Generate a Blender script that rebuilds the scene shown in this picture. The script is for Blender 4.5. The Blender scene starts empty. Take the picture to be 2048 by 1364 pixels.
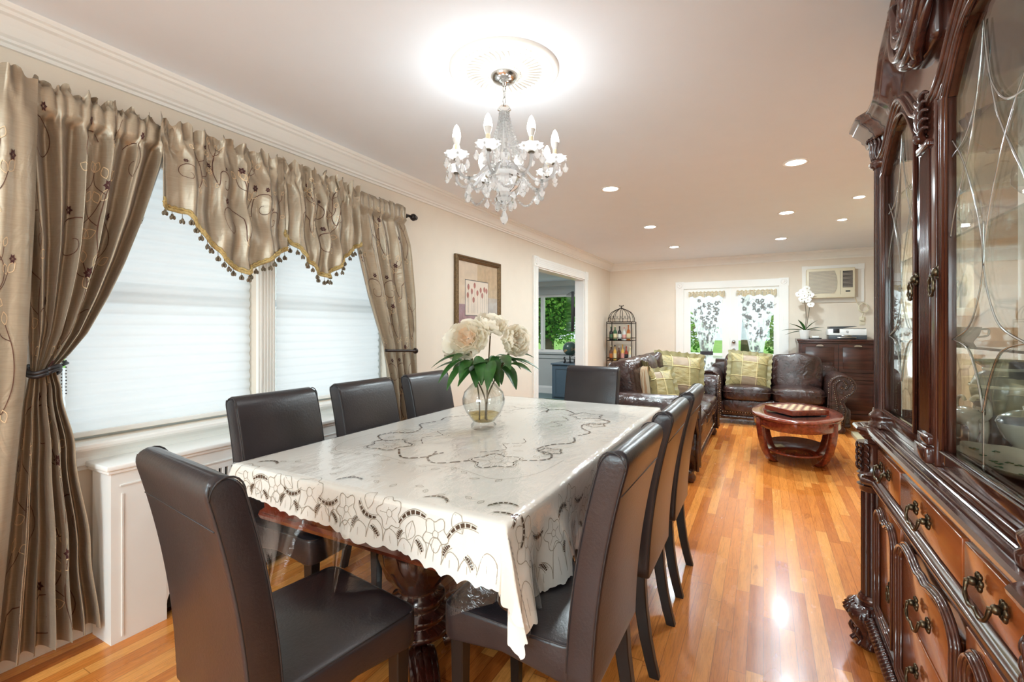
import bpy, bmesh, math, random
from mathutils import Vector, Matrix, noise
random.seed(7)
C = bpy.context.scene.collection
PI = math.pi
sc = bpy.context.scene

# ------------------------------------------------------------ camera, sky, light, exposure
cd = bpy.data.cameras.new('camera'); cam = bpy.data.objects.new('camera', cd); C.objects.link(cam)
cd.sensor_width = 36.0; cd.lens = 940.0 / 2048.0 * 36.0; cd.shift_y = -25.0 / 2048.0
cd.clip_start = 0.02
cam.location = (0, 0, 1.27); cam.rotation_euler = (PI / 2, 0, math.atan(503 / 940))
sc.camera = cam
w = bpy.data.worlds.new('sky'); sc.world = w; w.use_nodes = True
nt = w.node_tree; bg = nt.nodes['Background']
bg.inputs['Color'].default_value = (0.80, 0.91, 1.0, 1); bg.inputs['Strength'].default_value = .95
sc.view_settings.view_transform = 'Standard'; sc.view_settings.look = 'None'
sc.view_settings.gamma = 1.0; sc.view_settings.use_curve_mapping = False
sc.view_settings.exposure = 0.40
cy = sc.cycles
cy.max_bounces = 8; cy.diffuse_bounces = 6; cy.glossy_bounces = 4; cy.transmission_bounces = 6
cy.transparent_max_bounces = 16; cy.caustics_reflective = False; cy.caustics_refractive = False
cy.sample_clamp_indirect = 6.0; cy.use_denoising = True

def lamp(name, kind, loc, energy, color=(1, 1, 1), rot=(0, 0, 0), size=0.1, size_y=None, spread=None, radius=None):
    l = bpy.data.lights.new(name, kind); l.energy = energy; l.color = color
    if kind == 'AREA':
        l.size = size
        if size_y: l.shape = 'RECTANGLE'; l.size_y = size_y
        else: l.shape = 'DISK'
        if spread: l.spread = spread
    if radius is not None: l.shadow_soft_size = radius
    o = bpy.data.objects.new(name, l); C.objects.link(o); o.location = loc; o.rotation_euler = rot
    return o
sun = lamp('sun', 'SUN', (0, 20, 20), 2.2, (1, 0.96, 0.88), (math.radians(38), 0, math.radians(35)))
sun.data.angle = 0.02
# daylight outside the two dining windows and the doors, then the added fill
lamp('daylight_and_fill', 'AREA', (-2.86, 1.72, 1.45), 6, (0.93, 0.97, 1.0), (0, -PI / 2, 0), 1.4, 2.1)
lamp('daylight_and_fill', 'AREA', (-0.49, 9.0, 1.15), 20, (0.86, 0.94, 1.0), (-PI / 2, 0, 0), 1.5, 1.8)
lamp('daylight_and_fill', 'AREA', (-0.9, -2.75, 1.45), 90, (0.74, 0.90, 0.98), (PI / 2, 0, 0), 2.2, 1.3)  # fill lamp added behind the camera, no such window known
LIGHTS = [(-1.13, 3.86), (-1.15, 5.52), (-1.13, 7.04), (0.2, 3.86), (0.205, 5.49), (0.2, 7.04)]
SMALL_LIGHTS = [(0.75, 5.14), (0.745, 6.12)]
BACK_FILL = [(-1.6, -1.2), (0.1, -1.2)]  # added ceiling fill, unseen behind the camera

# ------------------------------------------------------------ node helpers and materials
def lin(c):
    r = []
    for v in c[:3]:
        v = v / 255.0
        r.append(v / 12.92 if v <= 0.04045 else ((v + 0.055) / 1.055) ** 2.4)
    return (r[0], r[1], r[2], 1.0)
class N:
    def __init__(s, name):
        s.m = bpy.data.materials.new(name); s.m.use_nodes = True; s.t = s.m.node_tree
        s.p = s.t.nodes['Principled BSDF']; s.out = s.t.nodes['Material Output']
    def n(s, typ, **kw):
        nd = s.t.nodes.new(typ)
        for k, v in kw.items():
            if k.startswith('_'): nd.inputs[k[1:].replace('_', ' ')].default_value = v
            else: setattr(nd, k, v)
        return nd
    def l(s, a, b): s.t.links.new(a, b)
    def math(s, op, a, b=None, c=None):
        nd = s.n('ShaderNodeMath', operation=op)
        for i, v in enumerate((a, b, c)):
            if v is None: continue
            if hasattr(v, 'is_linked') or hasattr(v, 'links'): s.l(v, nd.inputs[i])
            else: nd.inputs[i].default_value = v
        return nd.outputs[0]
    def coords(s, scale=(1, 1, 1), kind='Object'):
        tc = s.n('ShaderNodeTexCoord'); mp = s.n('ShaderNodeMapping'); mp.inputs['Scale'].default_value = scale
        s.l(tc.outputs[kind], mp.inputs[0]); return mp.outputs[0]
    def noise(s, vec, scale=5, detail=3, rough=0.5, out='Fac', dist=0.0):
        nd = s.n('ShaderNodeTexNoise'); s.l(vec, nd.inputs['Vector'])
        nd.inputs['Scale'].default_value = scale; nd.inputs['Detail'].default_value = detail
        nd.inputs['Roughness'].default_value = rough; nd.inputs['Distortion'].default_value = dist
        return nd.outputs[out]
    def ramp(s, fac, stops):
        nd = s.n('ShaderNodeValToRGB'); e = nd.color_ramp.elements
        while len(e) < len(stops): e.new(0.5)
        for i, (p, c) in enumerate(stops): e[i].position = p; e[i].color = c
        s.l(fac, nd.inputs[0]); return nd.outputs[0]
    def bump(s, h, strength=0.2, dist=0.01, prev=None):
        nd = s.n('ShaderNodeBump'); nd.inputs['Strength'].default_value = strength; nd.inputs['Distance'].default_value = dist
        s.l(h, nd.inputs['Height'])
        if prev is not None: s.l(prev, nd.inputs['Normal'])
        s.l(nd.outputs[0], s.p.inputs['Normal']); return nd.outputs[0]
    def mix(s, fac, a, b, mode='MIX'):
        nd = s.n('ShaderNodeMix', data_type='RGBA', blend_type=mode)
        for i, v in ((0, fac), (6, a), (7, b)):
            if isinstance(v, (tuple, float, int)): nd.inputs[i].default_value = v
            else: s.l(v, nd.inputs[i])
        return nd.outputs[2]

def plain(name, col, rough=0.5, metal=0.0, coat=0.0, var=0.06, scale=6, bump=0.0, bscale=60, bdist=0.002, sheen=0.0, spec=None, stretch=(1, 1, 1)):
    g = N(name); v = g.coords(stretch)
    f = g.noise(v, scale, 3)
    a = tuple(max(0, x * (1 - var)) for x in col[:3]) + (1,); b = tuple(min(1, x * (1 + var)) for x in col[:3]) + (1,)
    g.l(g.ramp(f, [(0.3, a), (0.7, b)]), g.p.inputs['Base Color'])
    g.p.inputs['Roughness'].default_value = rough; g.p.inputs['Metallic'].default_value = metal
    g.p.inputs['Coat Weight'].default_value = coat; g.p.inputs['Coat Roughness'].default_value = 0.08
    if sheen: g.p.inputs['Sheen Weight'].default_value = sheen
    if spec is not None: g.p.inputs['Specular IOR Level'].default_value = spec
    if bump: g.bump(g.noise(v, bscale, 4, 0.6), bump, bdist)
    return g.m

def wood(name, dark, light, rough=0.25, coat=0.4, axis=2, scale=1.0):
    g = N(name); s = [9 * scale] * 3; s[axis] = 0.9 * scale
    v = g.coords(tuple(s)); f = g.noise(v, 4, 5, 0.6, dist=0.8)
    g.l(g.ramp(f, [(0.3, dark), (0.72, light)]), g.p.inputs['Base Color'])
    g.p.inputs['Roughness'].default_value = rough; g.p.inputs['Coat Weight'].default_value = coat
    g.p.inputs['Coat Roughness'].default_value = 0.1
    return g.m

def thin_glass(name, tint=(1, 1, 1, 1), ior=1.5, boost=1.0, base=0.0, rough=0.0, crinkle=0.0):
    g = N(name); t = g.t; t.nodes.remove(g.p)
    tr = g.n('ShaderNodeBsdfTransparent'); tr.inputs[0].default_value = tint
    gl = g.n('ShaderNodeBsdfGlossy'); gl.inputs['Roughness'].default_value = rough
    fr = g.n('ShaderNodeFresnel'); fr.inputs['IOR'].default_value = ior
    if crinkle:
        bn = g.n('ShaderNodeBump'); bn.inputs['Strength'].default_value = crinkle; bn.inputs['Distance'].default_value = .01
        g.l(g.noise(g.coords((1, .45, 1)), 22, 4, .6, dist=1.5), bn.inputs['Height']); g.l(bn.outputs[0], gl.inputs['Normal'])
    # the fresnel term must not flip on back faces
    geo = g.n('ShaderNodeNewGeometry'); io = g.math('MULTIPLY_ADD', geo.outputs['Backfacing'], 1.0 / ior - ior, ior)
    g.l(io, fr.inputs['IOR'])
    f = g.math('MULTIPLY_ADD', fr.outputs[0], boost, base); f = g.math('MINIMUM', f, 1.0)
    mx = g.n('ShaderNodeMixShader'); g.l(f, mx.inputs[0]); g.l(tr.outputs[0], mx.inputs[1]); g.l(gl.outputs[0], mx.inputs[2])
    g.l(mx.outputs[0], g.out.inputs[0]); return g.m

def crystal(name, tint=(1, 1, 1, 1), white=0.25):
    g = N(name); g.t.nodes.remove(g.p)
    tr = g.n('ShaderNodeBsdfTransparent'); tr.inputs[0].default_value = (0.93, 0.93, 0.93, 1)
    gl = g.n('ShaderNodeBsdfGlossy'); gl.inputs['Roughness'].default_value = 0.05
    df = g.n('ShaderNodeBsdfTranslucent'); df.inputs[0].default_value = tint
    lw = g.n('ShaderNodeLayerWeight'); lw.inputs[0].default_value = 0.16
    m1 = g.n('ShaderNodeMixShader'); m1.inputs[0].default_value = white; g.l(tr.outputs[0], m1.inputs[1]); g.l(df.outputs[0], m1.inputs[2])
    m2 = g.n('ShaderNodeMixShader'); g.l(lw.outputs['Fresnel'], m2.inputs[0]); g.l(m1.outputs[0], m2.inputs[1]); g.l(gl.outputs[0], m2.inputs[2])
    g.l(m2.outputs[0], g.out.inputs[0]); return g.m

def emit(name, col, strength):
    g = N(name); g.p.inputs['Base Color'].default_value = col
    g.p.inputs['Emission Color'].default_value = col; g.p.inputs['Emission Strength'].default_value = strength
    return g.m

def cloth_sheer(name, col, transp, transl=0.5):
    g = N(name); g.t.nodes.remove(g.p)
    tr = g.n('ShaderNodeBsdfTransparent'); tl = g.n('ShaderNodeBsdfTranslucent'); df = g.n('ShaderNodeBsdfDiffuse')
    tl.inputs[0].default_value = col; df.inputs[0].default_value = col
    m1 = g.n('ShaderNodeMixShader'); m1.inputs[0].default_value = transl; g.l(df.outputs[0], m1.inputs[1]); g.l(tl.outputs[0], m1.inputs[2])
    m2 = g.n('ShaderNodeMixShader'); m2.inputs[0].default_value = transp; g.l(m1.outputs[0], m2.inputs[1]); g.l(tr.outputs[0], m2.inputs[2])
    g.l(m2.outputs[0], g.out.inputs[0]); return g.m

def make_floor_mat():
    g = N('oak_strip_floor'); tc = g.n('ShaderNodeTexCoord'); sp = g.n('ShaderNodeSeparateXYZ'); g.l(tc.outputs['Object'], sp.inputs[0])
    X, Y = sp.outputs[0], sp.outputs[1]
    u = g.math('DIVIDE', X, 0.0575); i = g.math('FLOOR', u); fu = g.math('FRACT', u)
    wn = g.n('ShaderNodeTexWhiteNoise', noise_dimensions='1D'); g.l(i, wn.inputs['W'])
    ln = g.math('MULTIPLY_ADD', wn.outputs['Value'], 0.7, 0.55)
    v = g.math('ADD', g.math('DIVIDE', Y, ln), g.math('MULTIPLY', wn.outputs['Value'], 37.0))
    j = g.math('FLOOR', v); fv = g.math('FRACT', v)
    cv = g.n('ShaderNodeCombineXYZ'); g.l(i, cv.inputs[0]); g.l(j, cv.inputs[1])
    w2 = g.n('ShaderNodeTexWhiteNoise', noise_dimensions='2D'); g.l(cv.outputs[0], w2.inputs['Vector'])
    r = w2.outputs['Value']
    base = g.ramp(r, [(0.0, lin((186, 102, 42))), (0.25, lin((212, 126, 54))), (0.65, lin((228, 143, 66))), (1.0, lin((241, 166, 86)))])
    off = g.n('ShaderNodeCombineXYZ'); g.l(g.math('MULTIPLY', X, 26.0), off.inputs[0]); g.l(g.math('MULTIPLY', Y, 1.7), off.inputs[1]); g.l(g.math('MULTIPLY', r, 90.0), off.inputs[2])
    gr = g.noise(off.outputs[0], 1.6, 5, 0.62, dist=1.1)
    grain = g.ramp(gr, [(0.28, (0.66, 0.58, 0.52, 1)), (0.52, (1, 1, 1, 1)), (0.75, (1.0, 0.93, 0.85, 1))])
    c = g.mix(0.62, base, grain, 'MULTIPLY')
    off2 = g.n('ShaderNodeCombineXYZ'); g.l(g.math('MULTIPLY', X, 90.0), off2.inputs[0]); g.l(g.math('MULTIPLY', Y, 5.0), off2.inputs[1]); g.l(g.math('MULTIPLY', r, 50.0), off2.inputs[2])
    wv = g.noise(off2.outputs[0], 1.2, 4, 0.7, dist=2.0)
    c = g.mix(0.38, c, g.ramp(wv, [(0.40, (0.52, 0.40, 0.32, 1)), (0.52, (1, 1, 1, 1))]), 'MULTIPLY')
    kn = g.coords((5, 1.6, 1)); kf = g.noise(kn, 1.3, 5, 0.6, dist=0.6)
    c = g.mix(0.75, c, g.ramp(kf, [(0.26, (0.36, 0.22, 0.14, 1)), (0.33, (1, 1, 1, 1))]), 'MULTIPLY')
    eu = g.math('MINIMUM', fu, g.math('SUBTRACT', 1.0, fu)); ev = g.math('MULTIPLY', g.math('MINIMUM', fv, g.math('SUBTRACT', 1.0, fv)), 12.0)
    e = g.math('MINIMUM', eu, ev)
    gap = g.ramp(e, [(0.0, (0.22, 0.12, 0.07, 1)), (0.028, (1, 1, 1, 1))])
    c = g.mix(0.75, c, gap, 'MULTIPLY')
    g.l(c, g.p.inputs['Base Color'])
    rn = g.noise(g.coords((3, 1, 1)), 4, 4)
    g.l(g.math('MULTIPLY_ADD', rn, 0.12, 0.20), g.p.inputs['Roughness'])
    g.p.inputs['Coat Weight'].default_value = 0.12; g.p.inputs['Coat Roughness'].default_value = 0.12
    b = g.bump(e, 0.25, 0.001)
    return g.m

M = {}
M['floor'] = make_floor_mat()
M['wall'] = plain('beige_wall_paint', lin((230, 218, 202)), 0.6, var=0.015, bump=0.05, bscale=300, bdist=0.0005)
M['wall_grey'] = plain('grey_study_paint', lin((196, 198, 194)), 0.6, var=0.015)
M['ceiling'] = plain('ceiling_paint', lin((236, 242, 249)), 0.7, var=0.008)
M['trim'] = plain('white_gloss_trim', lin((240, 238, 233)), 0.35, var=0.01)
M['white'] = plain('white_enamel', lin((238, 238, 235)), 0.35, var=0.015)
M['frame_blue'] = plain('vinyl_window_frame', lin((225, 235, 240)), 0.4, var=0.01)
M['black'] = plain('black_plastic', lin((28, 28, 30)), 0.4)
M['dark_gap'] = plain('dark_recess', lin((22, 20, 20)), 0.8)
M['iron'] = plain('bronze_iron', lin((62, 50, 42)), 0.4, 0.7, var=0.2)
M['rod'] = plain('dark_bronze_rod', lin((44, 34, 32)), 0.35, 0.5)
M['chrome'] = plain('brushed_chrome', lin((190, 188, 184)), 0.2, 1.0)
M['antique'] = plain('antique_brass', lin((96, 84, 66)), 0.32, 0.9, var=0.35, scale=60)
M['leather'] = plain('charcoal_brown_leather', lin((43, 38, 41)), 0.30, var=0.16, scale=9, bump=0.35, bscale=110, bdist=0.002, spec=0.6)
M['stitch'] = plain('dark_stitching', lin((48, 42, 42)), 0.6)
M['legwood'] = plain('black_chair_wood', lin((26, 22, 22)), 0.35, var=0.1)
M['sofa'] = None
M['glass'] = thin_glass('window_glass', (0.97, 0.99, 0.98, 1))
# ------------------------------------------------------------ mesh helpers
def V(*a): return Vector(a)
class MB:
    def __init__(s): s.v = []; s.f = []; s.m = []; s.sm = []
    def add(s, vs, fs, mi=0, smooth=False, T=None):
        b = len(s.v)
        for p in vs:
            p = Vector(p); s.v.append(T @ p if T is not None else p)
        for f in fs: s.f.append(tuple(b + i for i in f)); s.m.append(mi); s.sm.append(smooth)
        return s
    def box(s, lo, hi, mi=0, T=None, bev=0.0, seg=2):
        x0, y0, z0 = [min(a, b) for a, b in zip(lo, hi)]; x1, y1, z1 = [max(a, b) for a, b in zip(lo, hi)]
        bev = min(bev, 0.49 * (x1 - x0), 0.49 * (y1 - y0), 0.49 * (z1 - z0))
        if bev <= 0:
            vs = [(x0, y0, z0), (x1, y0, z0), (x1, y1, z0), (x0, y1, z0), (x0, y0, z1), (x1, y0, z1), (x1, y1, z1), (x0, y1, z1)]
            fs = [(3, 2, 1, 0), (4, 5, 6, 7), (0, 1, 5, 4), (1, 2, 6, 5), (2, 3, 7, 6), (3, 0, 4, 7)]
            return s.add(vs, fs, mi, False, T)
        bm = bmesh.new(); bmesh.ops.create_cube(bm, size=1.0)
        for v in bm.verts: v.co = Vector(((x0 + x1) / 2 + v.co.x * (x1 - x0), (y0 + y1) / 2 + v.co.y * (y1 - y0), (z0 + z1) / 2 + v.co.z * (z1 - z0)))
        bmesh.ops.bevel(bm, geom=list(bm.edges), offset=bev, segments=seg, affect='EDGES', profile=0.5)
        bm.verts.ensure_lookup_table(); vs = [v.co.copy() for v in bm.verts]; fs = [[v.index for v in f.verts] for f in bm.faces]; bm.free()
        return s.add(vs, fs, mi, True, T)
    def lathe(s, prof, n=24, mi=0, T=None, smooth=True, cap=True, a0=0, a1=2 * PI, flute=None):
        vs = []; fs = []; full = abs(a1 - a0 - 2 * PI) < 1e-6; k = n if full else n + 1
        for (r, z) in prof:
            for i in range(k):
                a = a0 + (a1 - a0) * i / n; rr = r
                if flute: rr = flute(r, z, a)
                vs.append((rr * math.cos(a), rr * math.sin(a), z))
        for j in range(len(prof) - 1):
            for i in range(n):
                a = j * k + i; b = j * k + (i + 1) % k
                fs.append((a, b, b + k, a + k))
        s.add(vs, fs, mi, smooth, T)
        if cap and full:
            for j, rev in ((0, True), (len(prof) - 1, False)):
                if prof[j][0] > 1e-5:
                    ring = [vs[j * k + i] for i in range(k)]
                    s.add(ring, [tuple(reversed(range(k))) if rev else tuple(range(k))], mi, False, T)
        return s
    def tube(s, pts, r, n=8, mi=0, T=None, cap=True, up=None, ell=1.0):
        pts = [Vector(p) for p in pts]
        if len(pts) < 2: return s
        rs = r if isinstance(r, (list, tuple)) else [r] * len(pts)
        vs = []; fs = []; N0 = None
        for i, p in enumerate(pts):
            t = (pts[min(i + 1, len(pts) - 1)] - pts[max(i - 1, 0)])
            if t.length < 1e-9: t = V(0, 0, 1)
            t.normalize()
            if N0 is None:
                ref = Vector(up) if up else (V(0, 0, 1) if abs(t.z) < 0.9 else V(1, 0, 0))
                N0 = (ref - t * ref.dot(t)).normalized()
            else:
                N0 = N0 - t * N0.dot(t)
                N0 = N0.normalized() if N0.length > 1e-6 else V(1, 0, 0)
            B = t.cross(N0)
            for k in range(n):
                a = 2 * PI * k / n; vs.append(p + (N0 * math.cos(a) * ell + B * math.sin(a)) * rs[i])
        for i in range(len(pts) - 1):
            for k in range(n):
                a = i * n + k; b = i * n + (k + 1) % n; fs.append((a, b, b + n, a + n))
        if cap: fs.append(tuple(reversed(range(n)))); fs.append(tuple(len(vs) - n + k for k in range(n)))
        return s.add(vs, fs, mi, True, T)
    def prism(s, poly, y0, y1, mi=0, T=None, smooth=False):  # polygon in xz extruded along y
        n = len(poly); vs = [(p[0], y0, p[1]) for p in poly] + [(p[0], y1, p[1]) for p in poly]
        fs = [tuple(range(n)), tuple(reversed(range(n, 2 * n)))]
        s.add(vs, fs, mi, False, T)
        return s.add(vs, [(i + n, (i + 1) % n + n, (i + 1) % n, i) for i in range(n)], mi, smooth, T)
    def grid(s, f, nu, nv, mi=0, smooth=True, T=None, flip=False, u0=0, u1=1, v0=0, v1=1):
        vs = [f(u0 + (u1 - u0) * i / nu, v0 + (v1 - v0) * j / nv) for j in range(nv + 1) for i in range(nu + 1)]
        fs = []
        for j in range(nv):
            for i in range(nu):
                a = j * (nu + 1) + i; q = (a, a + 1, a + nu + 2, a + nu + 1); fs.append(q[::-1] if flip else q)
        return s.add(vs, fs, mi, smooth, T)
    def ball(s, c, r, nu=12, nv=8, mi=0, T=None, fn=None):
        c = Vector(c); r = (r, r, r) if not hasattr(r, '__len__') else r
        vs = [c + V(0, 0, -r[2])]
        for j in range(1, nv):
            th = -PI / 2 + PI * j / nv
            for i in range(nu):
                ph = 2 * PI * i / nu; k = fn(ph, th) if fn else 1.0
                vs.append(c + V(r[0] * math.cos(th) * math.cos(ph) * k, r[1] * math.cos(th) * math.sin(ph) * k, r[2] * math.sin(th) * k))
        vs.append(c + V(0, 0, r[2])); fs = []
        for i in range(nu): fs.append((0, 1 + (i + 1) % nu, 1 + i))
        for j in range(nv - 2):
            for i in range(nu):
                a = 1 + j * nu + i; b = 1 + j * nu + (i + 1) % nu; fs.append((a, b, b + nu, a + nu))
        L = len(vs) - 1
        for i in range(nu): fs.append((L, L - nu + i, L - nu + (i + 1) % nu))
        return s.add(vs, fs, mi, True, T)
    def superbox(s, c, h, e=0.35, nu=24, nv=16, mi=0, T=None, fn=None):  # puffy cushion shape; h half sizes
        def sp(x): return math.copysign(abs(x) ** e, x)
        c = Vector(c); vs = []; fs = []
        for j in range(nv + 1):
            th = -PI / 2 + PI * j / nv
            for i in range(nu):
                ph = 2 * PI * i / nu
                p = V(h[0] * sp(math.cos(th)) * sp(math.cos(ph)), h[1] * sp(math.cos(th)) * sp(math.sin(ph)), h[2] * sp(math.sin(th)))
                if fn: p = fn(p)
                vs.append(c + p)
        for j in range(nv):
            for i in range(nu):
                a = j * nu + i; b = j * nu + (i + 1) % nu; fs.append((a, b, b + nu, a + nu))
        return s.add(vs, fs, mi, True, T)
    def sweep(s, prof, path, mi=0, smooth=False, T=None, closed=False):
        """profile (outward, up) swept along a horizontal path; outward is to the right of travel"""
        P = [Vector((p[0], p[1], p[2] if len(p) > 2 else 0)) for p in path]; n = len(P); k = len(prof); vs = []; fs = []
        for i, p in enumerate(P):
            a = P[i - 1] if (i > 0 or closed) else None; b = P[(i + 1) % n] if (i < n - 1 or closed) else None
            d1 = (p - a) if a is not None else (b - p); d2 = (b - p) if b is not None else (p - a)
            d1 = V(d1.x, d1.y, 0).normalized(); d2 = V(d2.x, d2.y, 0).normalized()
            n1 = V(d1.y, -d1.x, 0); n2 = V(d2.y, -d2.x, 0); m = (n1 + n2)
            m = m / max(0.3, m.length_squared / 2) if m.length > 1e-6 else n1
            for (o, z) in prof: vs.append(p + m * o + V(0, 0, z))
        for i in range(n if closed else n - 1):
            for j in range(k - 1):
                a = i * k + j; b = ((i + 1) % n) * k + j; fs.append((a, b, b + 1, a + 1))
        s.add(vs, fs, mi, smooth, T)
        if not closed:
            s.add([vs[j] for j in range(k)], [tuple(range(k))], mi, False, T); s.add([vs[(n - 1) * k + j] for j in range(k)], [tuple(reversed(range(k)))], mi, False, T)
        return s
    def build(s, name, mats, parent=None, loc=None, rz=0.0):
        me = bpy.data.meshes.new(name); me.from_pydata([tuple(v) for v in s.v], [], s.f)
        mats = mats if isinstance(mats, (list, tuple)) else [mats]
        for m in mats: me.materials.append(m)
        me.polygons.foreach_set('material_index', s.m); me.polygons.foreach_set('use_smooth', s.sm); me.update()
        o = bpy.data.objects.new(name, me); C.objects.link(o)
        if parent is not None: o.parent = parent
        if loc is not None: o.location = loc
        o.rotation_euler.z = rz
        return o
def tag(o, label=None, cat=None, group=None, kind=None):
    if label: o['label'] = label
    if cat: o['category'] = cat
    if group: o['group'] = group
    if kind: o['kind'] = kind
    return o
def thing(name, label, cat, loc=(0, 0, 0), rz=0.0, group=None):
    o = bpy.data.objects.new(name, None); C.objects.link(o); o.location = loc; o.rotation_euler.z = rz
    o.empty_display_size = 0.05
    return tag(o, label, cat, group)
def struct(mb, name, mat, **k): return tag(mb.build(name, mat, **k), kind='structure')
KIDS = {}
def copy_tree(o, parent=None):
    c = o.copy(); C.objects.link(c)
    if parent is not None: c.parent = parent
    for ch in [x for x in o.children]: copy_tree(ch, c)
    return c
def TR(loc=(0, 0, 0), rx=0, ry=0, rz=0, s=1.0):
    return Matrix.Translation(Vector(loc)) @ Matrix.Rotation(rz, 4, 'Z') @ Matrix.Rotation(ry, 4, 'Y') @ Matrix.Rotation(rx, 4, 'X') @ Matrix.Scale(s, 4)
def lerp(a, b, t): return a + (b - a) * t
def interp(t, pts):
    if t <= pts[0][0]: return pts[0][1]
    for (a, va), (b, vb) in zip(pts, pts[1:]):
        if t <= b: return va + (vb - va) * (t - a) / (b - a)
    return pts[-1][1]
def sm(t, pts):
    if t <= pts[0][0]: return pts[0][1]
    for (a, va), (b, vb) in zip(pts, pts[1:]):
        if t <= b:
            k = (t - a) / (b - a); k = k * k * (3 - 2 * k); return va + (vb - va) * k
    return pts[-1][1]
def smooth_path(pts, n=6):
    P = [Vector(p) for p in pts]; out = []
    for i in range(len(P) - 1):
        p0 = P[max(i - 1, 0)]; p1 = P[i]; p2 = P[i + 1]; p3 = P[min(i + 2, len(P) - 1)]
        for k in range(n):
            t = k / n
            out.append(0.5 * ((2 * p1) + (p2 - p0) * t + (2 * p0 - 5 * p1 + 4 * p2 - p3) * t * t + (3 * p1 - p0 - 3 * p2 + p3) * t ** 3))
    out.append(P[-1]); return out
def ribbon(mb, f, pts, wd, off, mi, dash=None):
    """thin raised stitching laid on the surface f(a,b); pts are 2-D surface coordinates"""
    P = [Vector((p[0], p[1])) for p in pts]; vs = []; nrm = []
    for i, p in enumerate(P):
        t = P[min(i + 1, len(P) - 1)] - P[max(i - 1, 0)]
        if t.length < 1e-9: t = Vector((1, 0))
        t.normalize(); n = Vector((-t.y, t.x)); wv = wd(i / max(1, len(P) - 1)) if callable(wd) else wd
        for sgn in (-1, 1):
            q = p + n * wv * sgn * 0.5; vs.append(surf_off(f, q.x, q.y, off))
    fs = []
    for i in range(len(P) - 1):
        if dash and (i % dash[0]) >= dash[1]: continue
        fs.append((2 * i, 2 * i + 1, 2 * i + 3, 2 * i + 2))
    mb.add(vs, fs, mi, False)
def surf_off(f, a, b, off):
    p = Vector(f(a, b)); e = 0.002
    da = Vector(f(a + e, b)) - p; db = Vector(f(a, b + e)) - p; n = da.cross(db)
    if n.length > 1e-12: n.normalize()
    return p + n * off
def patch(mb, f, poly, off, mi):
    c = Vector((sum(p[0] for p in poly) / len(poly), sum(p[1] for p in poly) / len(poly)))
    vs = [surf_off(f, c.x, c.y, off)] + [surf_off(f, p[0], p[1], off) for p in poly]; n = len(poly)
    mb.add(vs, [(0, 1 + i, 1 + (i + 1) % n) for i in range(n)], mi, False)
def circle2(cx, cy, r, n=24, a0=0, a1=2 * PI, fn=None):
    return [(cx + (r * (fn(a0 + (a1 - a0) * i / n) if fn else 1)) * math.cos(a0 + (a1 - a0) * i / n), cy + (r * (fn(a0 + (a1 - a0) * i / n) if fn else 1)) * math.sin(a0 + (a1 - a0) * i / n)) for i in range(n + 1)]
def text_mesh(body, size, depth=0.001, shear=0.0):
    cu = bpy.data.curves.new('lettering', 'FONT'); cu.body = body; cu.size = size; cu.extrude = depth; cu.align_x = 'CENTER'; cu.align_y = 'CENTER'; cu.shear = shear
    o = bpy.data.objects.new('lettering', cu); C.objects.link(o)
    dg = bpy.context.evaluated_depsgraph_get(); me = bpy.data.meshes.new_from_object(o.evaluated_get(dg))
    vs = [v.co.copy() for v in me.vertices]; fs = [tuple(p.vertices) for p in me.polygons]
    bpy.data.objects.remove(o); bpy.data.meshes.remove(me); bpy.data.curves.remove(cu); return vs, fs

def spl(pts):
    P = smooth_path([(p[0], p[1], 0) for p in pts], 10)
    tab = [(p.x, p.y) for p in P]
    return lambda t: interp(abs(t), tab)
def rect_frame(m, x0, x1, y0, y1, z0, z1, wx, wz, bev=0.0):
    """four non-overlapping boards facing y"""
    m.box((x0, y0, z0), (x0 + wx, y1, z1), bev=bev); m.box((x1 - wx, y0, z0), (x1, y1, z1), bev=bev)
    m.box((x0 + wx, y0, z0), (x1 - wx, y1, z0 + wz), bev=bev); m.box((x0 + wx, y0, z1 - wz), (x1 - wx, y1, z1), bev=bev)
# ------------------------------------------------------------ the room
WX = -2.49; BY = 8.47; CZ = 2.44; RX = 1.75; RN = 0.90; RY = 2.62; FY = -2.3
struct(MB().box((WX - 0.14, FY - .14, -0.12), (RX + .14, BY + .14, 0)), 'floor', M['floor'])
M['study_floor'] = plain('teal_study_floor', lin((92, 116, 118)), 0.4)
struct(MB().box((-6.5, 4.2, -0.12), (WX - 0.14, BY + .14, 0)), 'floor', M['study_floor'])
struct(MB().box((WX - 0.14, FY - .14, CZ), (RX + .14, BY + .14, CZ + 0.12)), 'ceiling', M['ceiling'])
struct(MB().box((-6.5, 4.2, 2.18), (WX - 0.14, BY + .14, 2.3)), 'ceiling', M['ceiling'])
WIN = [(0.80, 1.634), (1.734, 2.66)]; WZ0, WZ1 = 0.80, 2.06
def wall_x(x0, x1, y0, y1, z0, z1, holes):
    mb = MB(); ys = y0
    for (a, b, c, d) in sorted(holes):
        mb.box((x0, ys, z0), (x1, a, z1)); mb.box((x0, a, z0), (x1, b, c)) if c > z0 else None; mb.box((x0, a, d), (x1, b, z1)); ys = b
    mb.box((x0, ys, z0), (x1, y1, z1)); return mb
def wall_y(y0, y1, x0, x1, z0, z1, holes):
    mb = MB(); xs = x0
    for (a, b, c, d) in sorted(holes):
        mb.box((xs, y0, z0), (a, y1, z1)); mb.box((a, y0, z0), (b, y1, c)) if c > z0 else None; mb.box((a, y0, d), (b, y1, z1)); xs = b
    mb.box((xs, y0, z0), (x1, y1, z1)); return mb
struct(wall_x(WX - .14, WX, FY, BY, 0, CZ, [(WIN[0][0], WIN[0][1], WZ0, WZ1), (WIN[1][0], WIN[1][1], WZ0, WZ1), (5.31, 7.05, 0, 2.04)]), 'wall_left', M['wall'])
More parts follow.
